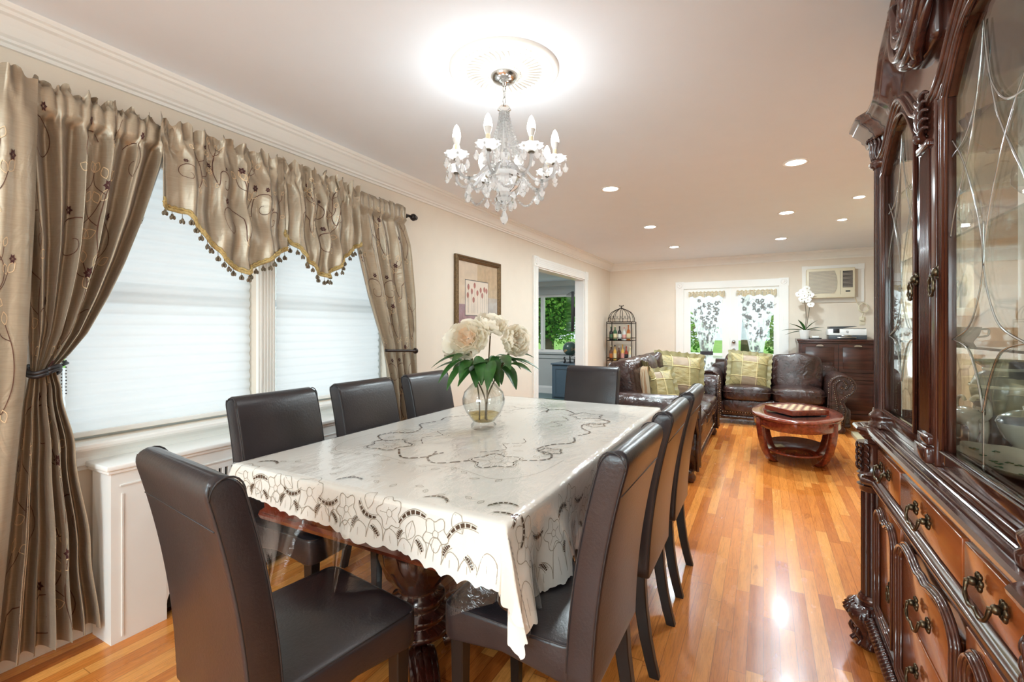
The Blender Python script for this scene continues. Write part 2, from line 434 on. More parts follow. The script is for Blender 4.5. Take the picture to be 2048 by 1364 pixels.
struct(wall_y(BY, BY + .14, WX - .14, RX + .14, 0, CZ, [(-1.2, 0.215, 0, 1.94)]), 'wall_back', M['wall'])
SW = (-4.45, -2.95)
struct(wall_y(BY, BY + .14, -6.5, WX - .14, 0, 2.18, [(SW[0], SW[1], 0.81, 1.93)]), 'wall_study_back', M['wall_grey'])
struct(MB().box((-6.6, 4.2, 0), (-6.5, BY + .14, 2.18)), 'wall_study_left', M['wall_grey'])
struct(MB().box((-6.5, 4.1, 0), (WX - .14, 4.2, 2.18)), 'wall_study_front', M['wall_grey'])
struct(MB().box((RX, RY, 0), (RX + .14, BY, CZ)), 'wall_right', M['wall'])
struct(MB().box((RN, FY, 0), (RN + .14, RY, CZ)).box((RN + .14, RY - .14, 0), (RX + .14, RY, CZ)), 'wall_right', M['wall'])
struct(wall_y(FY - .14, FY, WX - .14, RN + .14, 0, CZ, [(-2.0, 0.2, 0.85, 2.1)]), 'wall_front', M['wall'])
struct(MB().box((-2.0, FY - .08, 0.85), (0.2, FY - .07, 2.1)), 'window_4', M['glass'])  # added window, out of view, that lets the fill lamp in
# crown moulding
crown = [(0, -0.125), (0.012, -0.125), (0.016, -0.112), (0.028, -0.108), (0.030, -0.098), (0.042, -0.090), (0.060, -0.062), (0.078, -0.040), (0.092, -0.034), (0.094, -0.022), (0.106, -0.018), (0.110, 0.0)]
mb = MB().sweep(crown, [(WX, FY, CZ), (WX, BY, CZ), (RX, BY, CZ), (RX, RY, CZ), (RN, RY, CZ), (RN, FY, CZ), (WX, FY, CZ)])
struct(mb, 'trim_crown', M['trim'])
struct(MB().sweep([(a, b * .7) for a, b in crown], [(-6.5, BY, 2.18), (WX - .14, BY, 2.18)]), 'trim_crown', M['trim'])
base = [(0, 0), (0.016, 0), (0.016, 0.085), (0.010, 0.100), (0.006, 0.112), (0, 0.115)]
for nm, pth in (('baseboard_left', [(WX, FY), (WX, 5.17)]), ('baseboard_left', [(WX, 7.19), (WX, BY)]), ('baseboard_back', [(WX, BY), (-1.33, BY)]),
                ('baseboard_back', [(0.345, BY), (RX, BY)]), ('baseboard_right', [(RX, BY), (RX, 6.98)]), ('baseboard_right', [(RX, 4.58), (RX, RY), (RN, RY), (RN, FY)])):
    struct(MB().sweep(base, pth), nm, M['trim'])
struct(MB().sweep([(a, b * 1.25) for a, b in base], [(-6.5, BY), (WX - .14, BY)]), 'baseboard_study', M['trim'])
# doorway casing
def casing(x, y0, y1, z1, wd=0.13, th=0.022, flip=1, lo=0.0):
    mb = MB()
    for (a, b) in ((y0 - wd, y0), (y1, y1 + wd)):
        mb.box((x, a, lo), (x + th * flip, b, z1))
        for k in range(1, 5): mb.box((x + th * flip, a + wd * (k / 5 - .04), lo), (x + (th + .003) * flip, a + wd * (k / 5 + .04), z1))
        mb.box((x, a - .004, z1), (x + (th + .008) * flip, b + .004, z1 + wd * .95))
        mb.lathe([(0.046, 0), (0.046, .004), (0.036, .006), (0.030, .003), (0.018, .003), (0.012, .007), (0, .008)], 20, T=TR((x + (th + .008) * flip, (a + b) / 2, z1 + wd / 2), ry=PI / 2 * flip))
    mb.box((x, y0, z1), (x + th * flip, y1, z1 + wd * .9))
    for k in range(1, 5): mb.box((x + th * flip, y0, z1 + wd * .9 * (k / 5 - .04)), (x + (th + .003) * flip, y1, z1 + wd * .9 * (k / 5 + .04)))
    return mb
struct(casing(WX, 5.31, 7.05, 2.04), 'trim_doorway', M['trim'])
struct(MB().box((WX - .142, 5.31, 0), (WX + .002, 5.325, 2.04)).box((WX - .142, 7.035, 0), (WX + .002, 7.05, 2.04)).box((WX - .142, 5.31, 2.025), (WX + .002, 7.05, 2.04)), 'trim_doorway', M['trim'])
def rotY(mb, o):  # remap an x-facing casing to the back wall (faces -y)
    mb.v = [Vector((v.y, BY - (v.x - 0), v.z)) for v in mb.v]; mb.f = [f[::-1] for f in mb.f]; return mb
struct(rotY(casing(0, -1.2, 0.215, 1.94, wd=.127), 0), 'trim_door_frame', M['trim'])
# dining windows
mb = MB()
mb.box((WX, WIN[0][1], WZ0), (WX + .022, WIN[1][0], WZ1))
for k in range(5): mb.box((WX + .022, WIN[0][1] + .012 + k * .018, WZ0), (WX + .028, WIN[0][1] + .020 + k * .018, WZ1))
mb.box((WX, WIN[0][0] - .09, WZ0 - .0), (WX + .022, WIN[0][0], WZ1)); mb.box((WX, WIN[1][1], WZ0), (WX + .022, WIN[1][1] + .09, WZ1)); mb.box((WX, WIN[0][0] - .09, WZ1), (WX + .022, WIN[1][1] + .09, WZ1 + .09))
struct(mb, 'trim_window_casing', M['trim'])
mb = MB(); mb.sweep([(0, -.115), (.010, -.115), (.014, -.100), (.022, -.094), (.022, -.062), (.030, -.050), (.036, -.034), (.040, -.028), (.062, -.028), (.070, -.018), (.070, -.006), (.062, 0), (0, 0)], [(WX, 0.66, WZ0), (WX, 2.80, WZ0)])
struct(mb, 'trim_window_sill', M['trim'])
M['shade'] = None
g = N('white_pleated_shade'); g.t.nodes.remove(g.p)
tl = g.n('ShaderNodeBsdfTranslucent'); df = g.n('ShaderNodeBsdfDiffuse'); tl.inputs[0].default_value = (0.93, 0.94, 0.94, 1); df.inputs[0].default_value = (0.88, 0.89, 0.88, 1)
mx = g.n('ShaderNodeMixShader'); mx.inputs[0].default_value = 0.5; g.l(df.outputs[0], mx.inputs[1]); g.l(tl.outputs[0], mx.inputs[2]); g.l(mx.outputs[0], g.out.inputs[0]); M['shade'] = g.m
for wi, (a, b) in enumerate(WIN):
    r = thing('window_%d' % (wi + 1), None, None, (0, 0, 0)); tag(r, kind='structure')
    fr = MB()
    for (p, q) in (((WX - .12, a, WZ0), (WX - .06, a + .035, WZ1)), ((WX - .12, b - .035, WZ0), (WX - .06, b, WZ1)), ((WX - .12, a + .035, WZ0), (WX - .06, b - .035, WZ0 + .04)), ((WX - .12, a + .035, WZ1 - .04), (WX - .06, b - .035, WZ1)), ((WX - .11, a + .035, 1.40), (WX - .07, b - .035, 1.44))): fr.box(p, q)
    fr.build('window_frame', M['frame_blue'], r)
    MB().box((WX - .092, a + .03, WZ0 + .03), (WX - .088, b - .03, WZ1 - .03)).build('pane', M['glass'], r)
    sh = thing('window_shade', 'white pleated shade in the %s window behind the curtains' % ('nearer left' if wi == 0 else 'farther right'), 'window shade', (0, 0, 0), group=None)
    n = 24; z0 = WZ0 + .035; z1 = WZ1 - .03; y0 = a + (.036 if wi == 0 else .05); y1 = b - .012 - (0.03 if wi else 0)
    def shf(u, v, z0=z0, z1=z1, y0=y0, y1=y1, n=n):
        k = v * n; fr_ = k - math.floor(k); fr_ = 1 if v >= 1 else fr_
        bul = math.sin(min(1, fr_ * 1.08) * PI) ** 0.8 * 0.011 if fr_ < .93 else 0.0
        return (WX - .045 + bul, y0 + (y1 - y0) * u, z0 + (z1 - z0) * v)
    m_ = MB(); m_.grid(shf, 2, n * 8, flip=True); m_.build('shade_fabric', M['shade'], sh)
    MB().box((WX - .06, y0, z1), (WX - .02, y1, z1 + .05), bev=.008).build('head_rail', M['trim'], sh)
    MB().box((WX - .055, y0, z0 - .022), (WX - .028, y1, z0), bev=.004).build('bottom_rail', M['trim'], sh)
    cb = MB()
    yy = a + .022
    for s_ in (0, 1):
        for k in range(60): cb.ball((WX - .03, yy + s_ * .014, 1.80 - k * .0135), .0028, 6, 4)
    if wi == 0: cb.build('bead_chain', M['iron'], sh)
# french doors
def french(n, x0, x1, hinge):
    r = thing('door_%d' % n, None, None, (0, 0, 0)); tag(r, kind='structure')
    yb, yf = BY + .06, BY + .015; gx0, gx1, gz0, gz1 = x0 + .10, x1 - .11, 0.24, 1.845
    if n == 2: gx0 = x0 + .12; gx1 = x1 - .07
    m_ = MB(); m_.box((x0, yf, 0.01), (gx0, yb, 1.935)); m_.box((gx1, yf, 0.01), (x1, yb, 1.935)); m_.box((gx0, yf, 0.01), (gx1, yb, gz0)); m_.box((gx0, yf, gz1), (gx1, yb, 1.935))
    rect_frame(m_, gx0 - .015, gx1 + .015, yf - .006, yf - .0002, gz0 - .015, gz1 + .015, .019, .015)
    m_.build('door_leaf', M['trim'], r)
    MB().box((gx0, yf + .02, gz0), (gx1, yf + .025, gz1)).build('pane', M['glass'], r)
    if n == 2:
        for z in (0.915, 1.05):
            MB().lathe([(.030, 0), (.030, .008), (.012, .010), (.012, .03), (.024, .036), (.028, .05), (.02, .062), (0, .065)], 16, T=TR((x0 + .055, yf, z), rx=PI / 2)).build('door_knob', M['chrome'], r)
    return (gx0, gx1, gz0, gz1, yf)
D1 = french(1, -1.2, -0.487, 0); D2 = french(2, -0.483, 0.215, 1)
# study window
r = thing('window_3', None, None); tag(r, kind='structure')
m_ = MB(); xm = -3.86
rect_frame(m_, SW[0], SW[1], BY + .02, BY + .09, .81, 1.93, .05, .045); m_.box((xm - .03, BY + .0, .855), (xm + .03, BY + .085, 1.885))
m_.build('window_frame', M['trim'], r)
MB().box((SW[0], BY + .05, .82), (SW[1], BY + .055, 1.92)).build('pane', M['glass'], r)
struct(MB().box((SW[0] - .1, BY - .022, .81), (SW[0], BY, 1.93)).box((SW[1], BY - .022, .81), (SW[1] + .1, BY, 1.93)).box((SW[0] - .1, BY - .022, 1.93), (SW[1] + .1, BY, 2.03)).box((SW[0] - .12, BY - .05, .775), (SW[1] + .12, BY, .81)).box((SW[0] - .1, BY - .02, .69), (SW[1] + .1, BY, .775)), 'trim_study_window', M['wall_grey'])
# fireplace breast on the right wall
M['stone'] = None
g = N('tan_fieldstone'); v = g.coords((1, 1, 1)); vo = g.n('ShaderNodeTexVoronoi', feature='DISTANCE_TO_EDGE'); vo.inputs['Scale'].default_value = 3.4; g.l(v, vo.inputs['Vector'])
vc = g.n('ShaderNodeTexVoronoi'); vc.inputs['Scale'].default_value = 3.4; g.l(v, vc.inputs['Vector'])
sp = g.n('ShaderNodeSeparateColor'); g.l(vc.outputs['Color'], sp.inputs[0])
c = g.ramp(sp.outputs[0], [(0, lin((168, 140, 108))), (.5, lin((204, 180, 146))), (1, lin((224, 206, 176)))])
c = g.mix(.5, c, g.ramp(g.noise(v, 14, 5, .6), [(.3, (.6, .56, .5, 1)), (.6, (1, 1, 1, 1))]), 'MULTIPLY')
c = g.mix(1.0, c, g.ramp(vo.outputs['Distance'], [(.0, (.55, .52, .48, 1)), (.05, (1, 1, 1, 1))]), 'MULTIPLY')
g.l(c, g.p.inputs['Base Color']); g.p.inputs['Roughness'].default_value = .8; g.bump(vo.outputs['Distance'], .6, .03); M['stone'] = g.m
r = thing('fireplace', 'stone fireplace with cream mantel and low hearth slab at the right wall', 'fireplace', (RX, 5.75, 0))
m_ = MB(); m_.box((-.40, -1.15, 0), (-.002, -.45, CZ - .13)); m_.box((-.40, .45, 0), (-.002, 1.15, CZ - .13)); m_.box((-.40, -.45, .75), (-.002, .45, CZ - .13)); m_.box((-.10, -.45, 0.01), (-.002, .45, .75), 1)
m_.build('chimney_breast', [M['stone'], M['dark_gap']], r)
M['cream'] = plain('cream_paint', lin((226, 216, 190)), .45, var=.02)
MB().box((-.58, -1.2, 1.36), (-.40, 1.2, 1.42), bev=.006).box((-.50, -1.12, 1.28), (-.40, 1.12, 1.36)).build('mantel', M['cream'], r)
M['hearth'] = plain('pale_hearth_stone', lin((188, 176, 144)), .6, var=.08)
MB().box((-.83, -1.15, 0), (-.41, 1.10, .045), bev=.004).build('hearth', M['hearth'], r)
# recessed lights
M['bulb'] = emit('warm_white_lamp', (1.0, 0.97, 0.92, 1), 14.0)
def recessed(x, y, small=False, i=0, lab=''):
    r = thing('recessed_light', lab, 'ceiling light', (x, y, CZ), group='recessed ceiling lights')
    R = .056 if small else .082
    MB().lathe([(R * .72, .0), (R * .74, -.004), (R * .98, -.006), (R, -.002), (R, 0)], 32, cap=False).build('trim_ring', M['trim'], r)
    MB().lathe([(R * .73, -.003), (R * .5, -.0075), (0, -.009)], 32, cap=False).build('lens', M['bulb'], r)
    lamp('recessed_and_fill_lamp', 'AREA', (x, y, CZ - .02), 4.0 if small else 20.0, (.78, .92, .97), (0, 0, 0), R * 1.4)
    return r
rl = ['nearest of the left row, beyond the chandelier', 'middle one of the left row of three', 'farthest of the left row, near the back wall crown', 'largest-looking one, nearest of the middle row', 'middle one of the centre row of three', 'farthest of the centre row, above the french doors']
for i, (x, y) in enumerate(LIGHTS): recessed(x, y, False, i, 'round recessed ceiling light, ' + rl[i])
for i, (x, y) in enumerate(SMALL_LIGHTS): recessed(x, y, True, i, 'small recessed eyeball light beside the hutch top, ' + ('nearer one' if i == 0 else 'farther one'))
for i, (x, y) in enumerate(BACK_FILL):
    lamp('recessed_and_fill_lamp', 'AREA', (x, y, CZ - .02), 23, (.78, .92, .97), (0, 0, 0), .12)  # lamps without fittings, added as fill
lamp('study_fill_lamp', 'AREA', (-3.7, 6.6, 2.16), 32, (.9, .95, 1), (0, 0, 0), .3)  # unseen lamp added to brighten the dark study
# outdoors
M['lawn'] = plain('lawn', lin((120, 165, 70)), .9, var=.3, scale=3)
M['patio'] = plain('pale_patio', lin((225, 222, 214)), .8, var=.04)
M['leafout'] = None
g = N('tree_leaves'); v = g.coords((1, 1, 1)); oi = g.n('ShaderNodeNewGeometry')
c = g.ramp(oi.outputs['Random Per Island'], [(0, lin((58, 110, 42))), (.5, lin((96, 156, 62))), (1, lin((150, 196, 92)))])
g.t.nodes.remove(g.p); df = g.n('ShaderNodeBsdfDiffuse'); tl = g.n('ShaderNodeBsdfTranslucent'); mx = g.n('ShaderNodeMixShader'); mx.inputs[0].default_value = .4
g.l(c, df.inputs[0]); g.l(c, tl.inputs[0]); g.l(df.outputs[0], mx.inputs[1]); g.l(tl.outputs[0], mx.inputs[2]); g.l(mx.outputs[0], g.out.inputs[0]); M['leafout'] = g.m
M['bark'] = plain('tree_bark', lin((92, 80, 66)), .9, var=.2)
struct(MB().box((-30, BY + .14, -.4), (30, 60, -.12)), 'ground', M['lawn'])
struct(MB().box((-6, BY + .14, -.12), (4, 11.5, -.08)), 'patio', M['patio'])
def tree(x, y, zc, rx, rz, nl, label, seed=0, hedge=False):
    rnd = random.Random(seed); r = thing('tree' if not hedge else 'hedge', label, 'tree' if not hedge else 'hedge', (x, y, -.1))
    m_ = MB()
    for k in range(nl):
        while True:
            p = V(rnd.uniform(-1, 1), rnd.uniform(-1, 1), rnd.uniform(-1, 1))
            if 0.25 < p.length < 1: break
        p = p * (0.75 + .3 * noise.noise(p * 2.5 + V(seed, 0, 0)))
        c = V(p.x * rx, p.y * rx * (.35 if hedge else 1), zc + .1 + p.z * rz); L = rnd.uniform(.08, .16)
        d = V(rnd.gauss(0, 1), rnd.gauss(0, 1), rnd.gauss(0, .6) - .3).normalized(); s_ = d.cross(V(rnd.random(), rnd.random(), rnd.random())).normalized()
        m_.add([c, c + d * L * .5 + s_ * L * .32, c + d * L, c + d * L * .5 - s_ * L * .32], [(0, 1, 2, 3)])
    m_.build('foliage', M['leafout'], r)
    t_ = MB(); t_.tube([(0, 0, 0), (.05, 0, zc * .5), (0, .05, zc + rz * .3)], [.16, .12, .05], 8)
    for k in range(5): a = k * 1.3; t_.tube([(0, 0, zc * .55), (math.cos(a) * rx * .3, math.sin(a) * rx * .3, zc), (math.cos(a) * rx * .6, math.sin(a) * rx * .6, zc + rz * .4)], [.06, .04, .015], 6)
    t_.build('trunk', M['bark'], r); return r
tree(-5.5, 12.4, 1.9, 1.25, 1.35, 9000, 'leafy green tree filling the study window', 1)
tree(-7.4, 17.0, 2.6, 2.2, 2.4, 4500, 'taller tree farther back behind the study window', 2)
tree(-2.6, 14.6, 1.1, 1.6, 1.0, 2600, 'green shrub outside the left french door', 3)
tree(1.1, 13.6, 1.2, 1.6, 1.2, 2600, 'green shrub outside the right french door', 4)
tree(-0.6, 19.0, 4.6, 2.8, 2.0, 3000, 'tall tree above the patio, seen through the top of the french doors', 5)
M['rail_white'] = plain('white_patio_wall', lin((235, 235, 232)), .6, var=.02)
tag(MB().box((-3.2, 12.2, -.1), (2.4, 12.3, .62)).box((-3.2, 12.16, .62), (2.4, 12.34, .68)).build('garden_wall', M['rail_white']), 'low white garden wall behind the patio, seen through the french doors', 'wall')
# ------------------------------------------------------------ dining chairs
def rrect(hx, hy, r, k=3):
    out = []
    for (sx, sy, a0) in ((1, 1, 0), (-1, 1, PI / 2), (-1, -1, PI), (1, -1, 3 * PI / 2)):
        for i in range(k + 1):
            a = a0 + (PI / 2) * i / k
            out.append((sx * (hx - r) + r * math.cos(a), sy * (hy - r) + r * math.sin(a)))
    return out
def loft(mb, rings, mi=0, cap=True, smooth=True):
    n = len(rings[0]); vs = [p for r_ in rings for p in r_]; fs = []
    for j in range(len(rings) - 1):
        for i in range(n): a = j * n + i; b = j * n + (i + 1) % n; fs.append((a, b, b + n, a + n))
    if cap: fs.append(tuple(reversed(range(n)))); fs.append(tuple(len(vs) - n + k for k in range(n)))
    mb.add(vs, fs, mi, smooth)
BHW = 0.207
def back_yc(z): t = (z - .37) / .605; return -.187 - .012 * t - .085 * t * t
def back_dep(z): return .0385 if z < .93 else .0385 * math.sqrt(max(0.0, 1 - ((z - .93) / .046) ** 2))
def make_chair(label, group):
    r = thing('dining_chair', label, 'chair', (0, 0, 0), group=group)
    m = MB(); rings = []
    zs = [.365, .368, .40] + [.44 + .035 * i for i in range(14)] + [.93, .942, .952, .960, .967, .972, .9745, .9755]
    for z in zs:
        d = max(back_dep(z), .004); hx = BHW - (.004 if z < .367 else 0) - (0.012 * max(0, (z - .955) / .02) ** 2 if z > .955 else 0)
        rings.append([(x, back_yc(z) + y, z) for x, y in rrect(hx, d, min(.011, d * .9))])
    loft(m, rings); m.build('backrest', M['leather'], r)
    m = MB()
    for sx in (-1, 1):
        for sy in (-1, 1):
            m.tube([(sx * (BHW - .0015), back_yc(z) + sy * (back_dep(z) - .004), z) for z in zs[2:-4]], .0022, 5)
        m.tube([(sx * (BHW - .001), back_yc(.93) + .0345 * math.cos(a), .93 + .042 * math.sin(a)) for a in [PI * i / 10 for i in range(11)]], .0022, 5)
    m.tube([(x, back_yc(.865) - .0388, .865) for x in (-BHW + .01, 0, BHW - .01)], .0016, 5)
    m.build('seam', M['stitch'], r)
    m = MB()
    def puff(p):
        k = 1 - (p.x / .21) ** 2; q = 1 - (p.y / .205) ** 2
        z = p.z + (.012 * max(0, k) * max(0, q) if p.z > 0 else (.022 * max(0, 1 - (p.y / .16) ** 2) + .01 * max(0, k)))
        return V(p.x, p.y, z)
    m.superbox((0, .032, .418), (.212, .208, .054), e=.16, nu=56, nv=20, fn=puff)
    m.build('seat', M['leather'], r)
    m = MB()
    sq = [(a, b) for a, b in rrect(.207, .203, .03, 4)]; sq.append(sq[0])
    m.tube([(x, y + .032, .4665 + .0 * x) for x, y in sq], .0022, 5)
    m.build('seat_seam', M['stitch'], r)
    for sx in (-1, 1):
        m = MB(); rr = []
        for z in (.0, .06, .14, .24, .33, .385):
            yb = -.185 - .055 * (1 - z / .385) ** 2; h = .015 + .006 * z / .385
            rr.append([(sx * .172 + x, yb + y, z) for x, y in rrect(h, h + .003, .003, 1)])
        loft(m, rr, smooth=False); m.build('leg', M['legwood'], r)
        m = MB(); rr = []
        for z in (0, .385):
            h = .016 + .006 * z / .385; rr.append([(sx * .172 + x, .195 + y, z) for x, y in rrect(h, h, .003, 1)])
        loft(m, rr, smooth=False); m.build('leg', M['legwood'], r)
    return r
chair0 = make_chair('x', 'leather parsons chairs around the dining table')
def place_chair(x, y, rz, label, first=[True]):
    c = chair0 if first[0] else copy_tree(chair0); first[0] = False
    c.location = (x, y, 0); c.rotation_euler.z = rz; c['label'] = label; return c
R_ = math.radians
place_chair(-1.115, 0.86, R_(-8), 'dark brown leather chair at the near head of the table, its back to the camera')
place_chair(-0.59, 1.32, R_(89), 'nearest dark leather chair on the hutch side, under the hanging tablecloth corner')
place_chair(-0.59, 1.93, R_(90), 'dark leather chair on the hutch side, middle one of that row')
place_chair(-0.59, 2.51, R_(90), 'dark leather chair on the hutch side, farthest one of that row')
place_chair(-1.735, 1.41, R_(-90), 'nearest dark leather chair on the window side of the table')
place_chair(-1.735, 1.96, R_(-90), 'dark leather chair on the window side, middle one in front of the sill')
place_chair(-1.735, 2.52, R_(-90), 'dark leather chair on the window side beside the right curtain')
place_chair(-1.175, 3.27, R_(180), 'dark leather chair at the far head of the table, facing the camera')

# ------------------------------------------------------------ table
M['cherry'] = wood('dark_cherry_table', lin((70, 22, 16)), lin((130, 52, 34)), .18, .6, 0)
M['cherry_z'] = wood('dark_cherry_carving', lin((40, 18, 15)), lin((74, 32, 24)), .16, .8, 2)
TC = V(-1.1825, 2.10, 0); HW, HL, TZ = .5825, 1.02, .758
r = thing('dining_table', 'long dark cherry double-pedestal dining table under a lace cloth', 'table', (TC.x, TC.y, 0))
m = MB(); m.box((-HW + .01, -HL + .01, .722), (HW - .01, HL - .01, .7505), bev=.008)
m.build('tabletop', M['cherry'], r)
m = MB()
pr = [(0, .722), (0, .62), (.006, .60), (.004, .575), (.016, .565), (.02, .55), (.014, .535), (-.01, .532), (-.03, .532), (-.03, .722)]
P_ = [(-HW + .06, -HL + .08), (HW - .06, -HL + .08), (HW - .06, HL - .08), (-HW + .06, HL - .08)]
m.sweep(pr, P_, closed=True); m.build('apron', M['cherry'], r)
for py in (-.66, .66):
    pd = MB(); T = TR((0, py, 0))
    pd.lathe([(.16, .66), (.17, .64), (.11, .61), (.075, .58), (.07, .55), (.10, .52), (.135, .46), (.14, .40), (.115, .33), (.08, .28), (.075, .26), (.10, .245), (.105, .23), (.085, .215), (.085, .20), (.115, .19), (.118, .175), (.095, .16), (.095, .15), (.125, .14), (.128, .12), (.10, .105), (.06, .10)], 36, T=T,
             flute=lambda rr, z, a: rr * (1 + (.10 * abs(math.cos(a * 5 + z * 22)) if .28 < z < .52 else 0)))
    pd.box((-.2, -.2 + py, .655), (.2, .2 + py, .722), bev=.008)
    pd.build('pedestal', M['cherry_z'], r)
    for k in range(4):
        a = PI / 4 + k * PI / 2; ca, sa = math.cos(a), math.sin(a)
        f_ = MB()
        for j, o in enumerate((-.030, -.010, .010, .030)):
            pts = [(.09, .075), (.14, .085), (.21, .080), (.28, .045), (.34, .030), (.385, .035), (.40, .055), (.385, .072), (.365, .06)]
            sp_ = smooth_path([(p[0] * ca - o * sa, p[0] * sa + o * ca + py, p[1] - abs(o) * .25) for p in pts], 4)
            f_.tube(sp_, [lerp(.034, .016, i / len(sp_)) * (1 - abs(o) * 6) for i in range(len(sp_))], 8)
        f_.box((.30 * ca - .02, .30 * sa + py - .02, 0), (.30 * ca + .02, .30 * sa + py + .02, .03), bev=.006)
        f_.build('foot', M['cherry_z'], r)

M['cloth'] = plain('ivory_tablecloth', lin((246, 242, 234)), .75, var=.02, bump=.12, bscale=90, bdist=.002)
M['embr'] = plain('brown_cutwork', lin((84, 62, 44)), .8)
M['embr2'] = plain('taupe_embroidery', lin((172, 161, 144)), .8)
def drape(a, b, off=0.0, rip=1.0, stiff=0.0):
    sx = max(0.0, abs(a) - HW); sy = max(0.0, abs(b) - HL); gx = math.copysign(1, a); gy = math.copysign(1, b)
    x = math.copysign(min(abs(a), HW), a); y = math.copysign(min(abs(b), HL), b); rr = math.hypot(sx, sy)
    wob = .0012 * math.sin(a * 9 + 3 * math.sin(b * 4)) + .0010 * math.sin(b * 13 + a * 5)
    if rr <= 0: return V(TC.x + x, TC.y + y, TZ + off + wob * (rip * .6))
    ph = math.atan2(sy, sx); cr = math.sin(2 * ph) ** 2
    along = (b if sx > sy else a)
    k = .10 + stiff + .26 * cr * (.6 + .4 * math.cos(ph * 8)) + rip * .11 * math.sin(along * 17 + 1.3 * math.sin(along * 7)) * min(1, rr / .15) * (1 - .5 * cr)
    rad = .018; tt = min(1.0, rr / rad); out = rad * math.sin(tt * PI / 2) * .7 + k * max(0.0, rr - rad * .5); drop = math.sqrt(max(0, rr * rr - min(out, rr * .98) ** 2))
    fold = rip * .10 * cr * math.sin(ph * 6) * rr
    ox = gx * (out + off) * math.cos(ph) - gx * fold * math.sin(ph) if sx > 0 or sy > 0 else 0
    oy = gy * (out + off) * math.sin(ph) + gy * fold * math.cos(ph)
    return V(TC.x + x + ox, TC.y + y + oy, TZ + off * max(0.0, 1 - rr / .02) - drop)
LA, RA, NB, FB = HW + .15, HW + .27, HL + .15, HL + .15   # cloth extents: left, right, near, far
def flat(u, v): return (-LA + (LA + RA) * u, -NB + (NB + FB) * v)
def hemf(a): return lerp(.66, 1.08, min(1, max(0, (a + HW) / (2 * HW))))
def scal(a, b):
    if b < -HL: b = -HL + (b + HL) * hemf(a)
    ea = (a - HW) / (RA - HW) if a > HW else ((-a - HW) / (LA - HW) if a < -HW else 0); eb = (abs(b) - HL) / (NB - HL) if abs(b) > HL else 0
    if ea > .55: a += math.copysign(.014 * (ea - .55) / .45 * (abs(math.sin(PI * b / .058)) - .4 + .5 * math.sin(b * 11)), a)
    if eb > .55: b += math.copysign(.014 * (eb - .55) / .45 * (abs(math.sin(PI * a / .058)) - .4 + .9 * math.sin(a * 9 + 1)), b)
    return a, b
def cloth_f(u, v): a, b = scal(*flat(u, v)); return drape(a, b)
m = MB(); m.grid(cloth_f, 200, 290)
def S(a, b): return drape(a, b)
rnd = random.Random(3)
def dashed(pts, w_=.0095, off=.0016): ribbon(m, S, pts, w_, off, 1, dash=(4, 3))
def thin(pts, w_=.0022, off=.0014): ribbon(m, S, pts, w_, off, 2)
def sp2(pts, n=8): return [(p.x, p.y) for p in smooth_path([(a, b, 0) for a, b in pts], n)]
def flower(cx, cy, R, rot=0, br=True):
    fn = lambda t: 1 + .16 * math.cos(5 * (t + rot)) + .03 * math.sin(3 * t)
    if br: dashed(circle2(cx, cy, R, 84, fn=fn), .0055)
    thin(circle2(cx, cy, R * 1.13, 60, fn=fn)); thin(circle2(cx, cy, R * .30, 18), .0016)
    for k in range(5):
        a = rot + k * 2 * PI / 5 + .3
        thin(sp2([(cx + R * .3 * math.cos(a), cy + R * .3 * math.sin(a)), (cx + R * .6 * math.cos(a + .25), cy + R * .6 * math.sin(a + .25)), (cx + R * .95 * math.cos(a + .1), cy + R * .95 * math.sin(a + .1))], 5), .0015)
        for q in (-.15, .15):
            thin([(cx + R * .4 * math.cos(a + .6 + q), cy + R * .4 * math.sin(a + .6 + q)), (cx + R * .8 * math.cos(a + .6 + q * .8), cy + R * .8 * math.sin(a + .6 + q * .8))], .0010)
def leaf2(cx, cy, L, a, w_=.35):
    ca, sa = math.cos(a), math.sin(a); pts = []
    for t in [i / 8 for i in range(9)]: pts.append((t * L, math.sin(t * PI) * L * w_))
    for t in [i / 8 for i in range(8, -1, -1)]: pts.append((t * L, -math.sin(t * PI) * L * w_ * .8))
    thin([(cx + x * ca - y * sa, cy + x * sa + y * ca) for x, y in pts], .0016); thin([(cx, cy), (cx + L * .85 * ca, cy + L * .85 * sa)], .0010)
for sx in (-1, 1):
    for sy in (-1, 1):
        flower(sx * .27, sy * .53, .085, .4 * sx)
        flower(sx * .40, sy * .30, .045, .2, sx > 0)
        dashed(sp2([(sx * .18, sy * .57), (sx * .08, sy * .66), (sx * .0, sy * .60), (sx * .02, sy * .52)], 12))
        dashed(sp2([(sx * .36, sy * .48), (sx * .44, sy * .42), (sx * .42, sy * .34), (sx * .34, sy * .30), (sx * .36, sy * .20), (sx * .43, sy * .12), (sx * .40, sy * .02)], 12))
        dashed(sp2([(sx * .15, sy * .45), (sx * .22, sy * .36), (sx * .17, sy * .28), (sx * .24, sy * .22), (sx * .20, sy * .15)], 10), .0045)
        for k in range(7):
            leaf2(sx * (.16 + .035 * k), sy * (.26 + .045 * ((k * 3) % 5)), .045, k * 1.1 * sx + sy, .3)
        for k in range(6): leaf2(sx * (.05 + .07 * k), sy * (.72 + .02 * math.sin(k * 2)), .035, k * .9, .28)
        thin(sp2([(sx * .05, sy * .70), (sx * .2, sy * .68), (sx * .38, sy * .72), (sx * .48, sy * .60), (sx * .5, sy * .4)], 8), .0014)
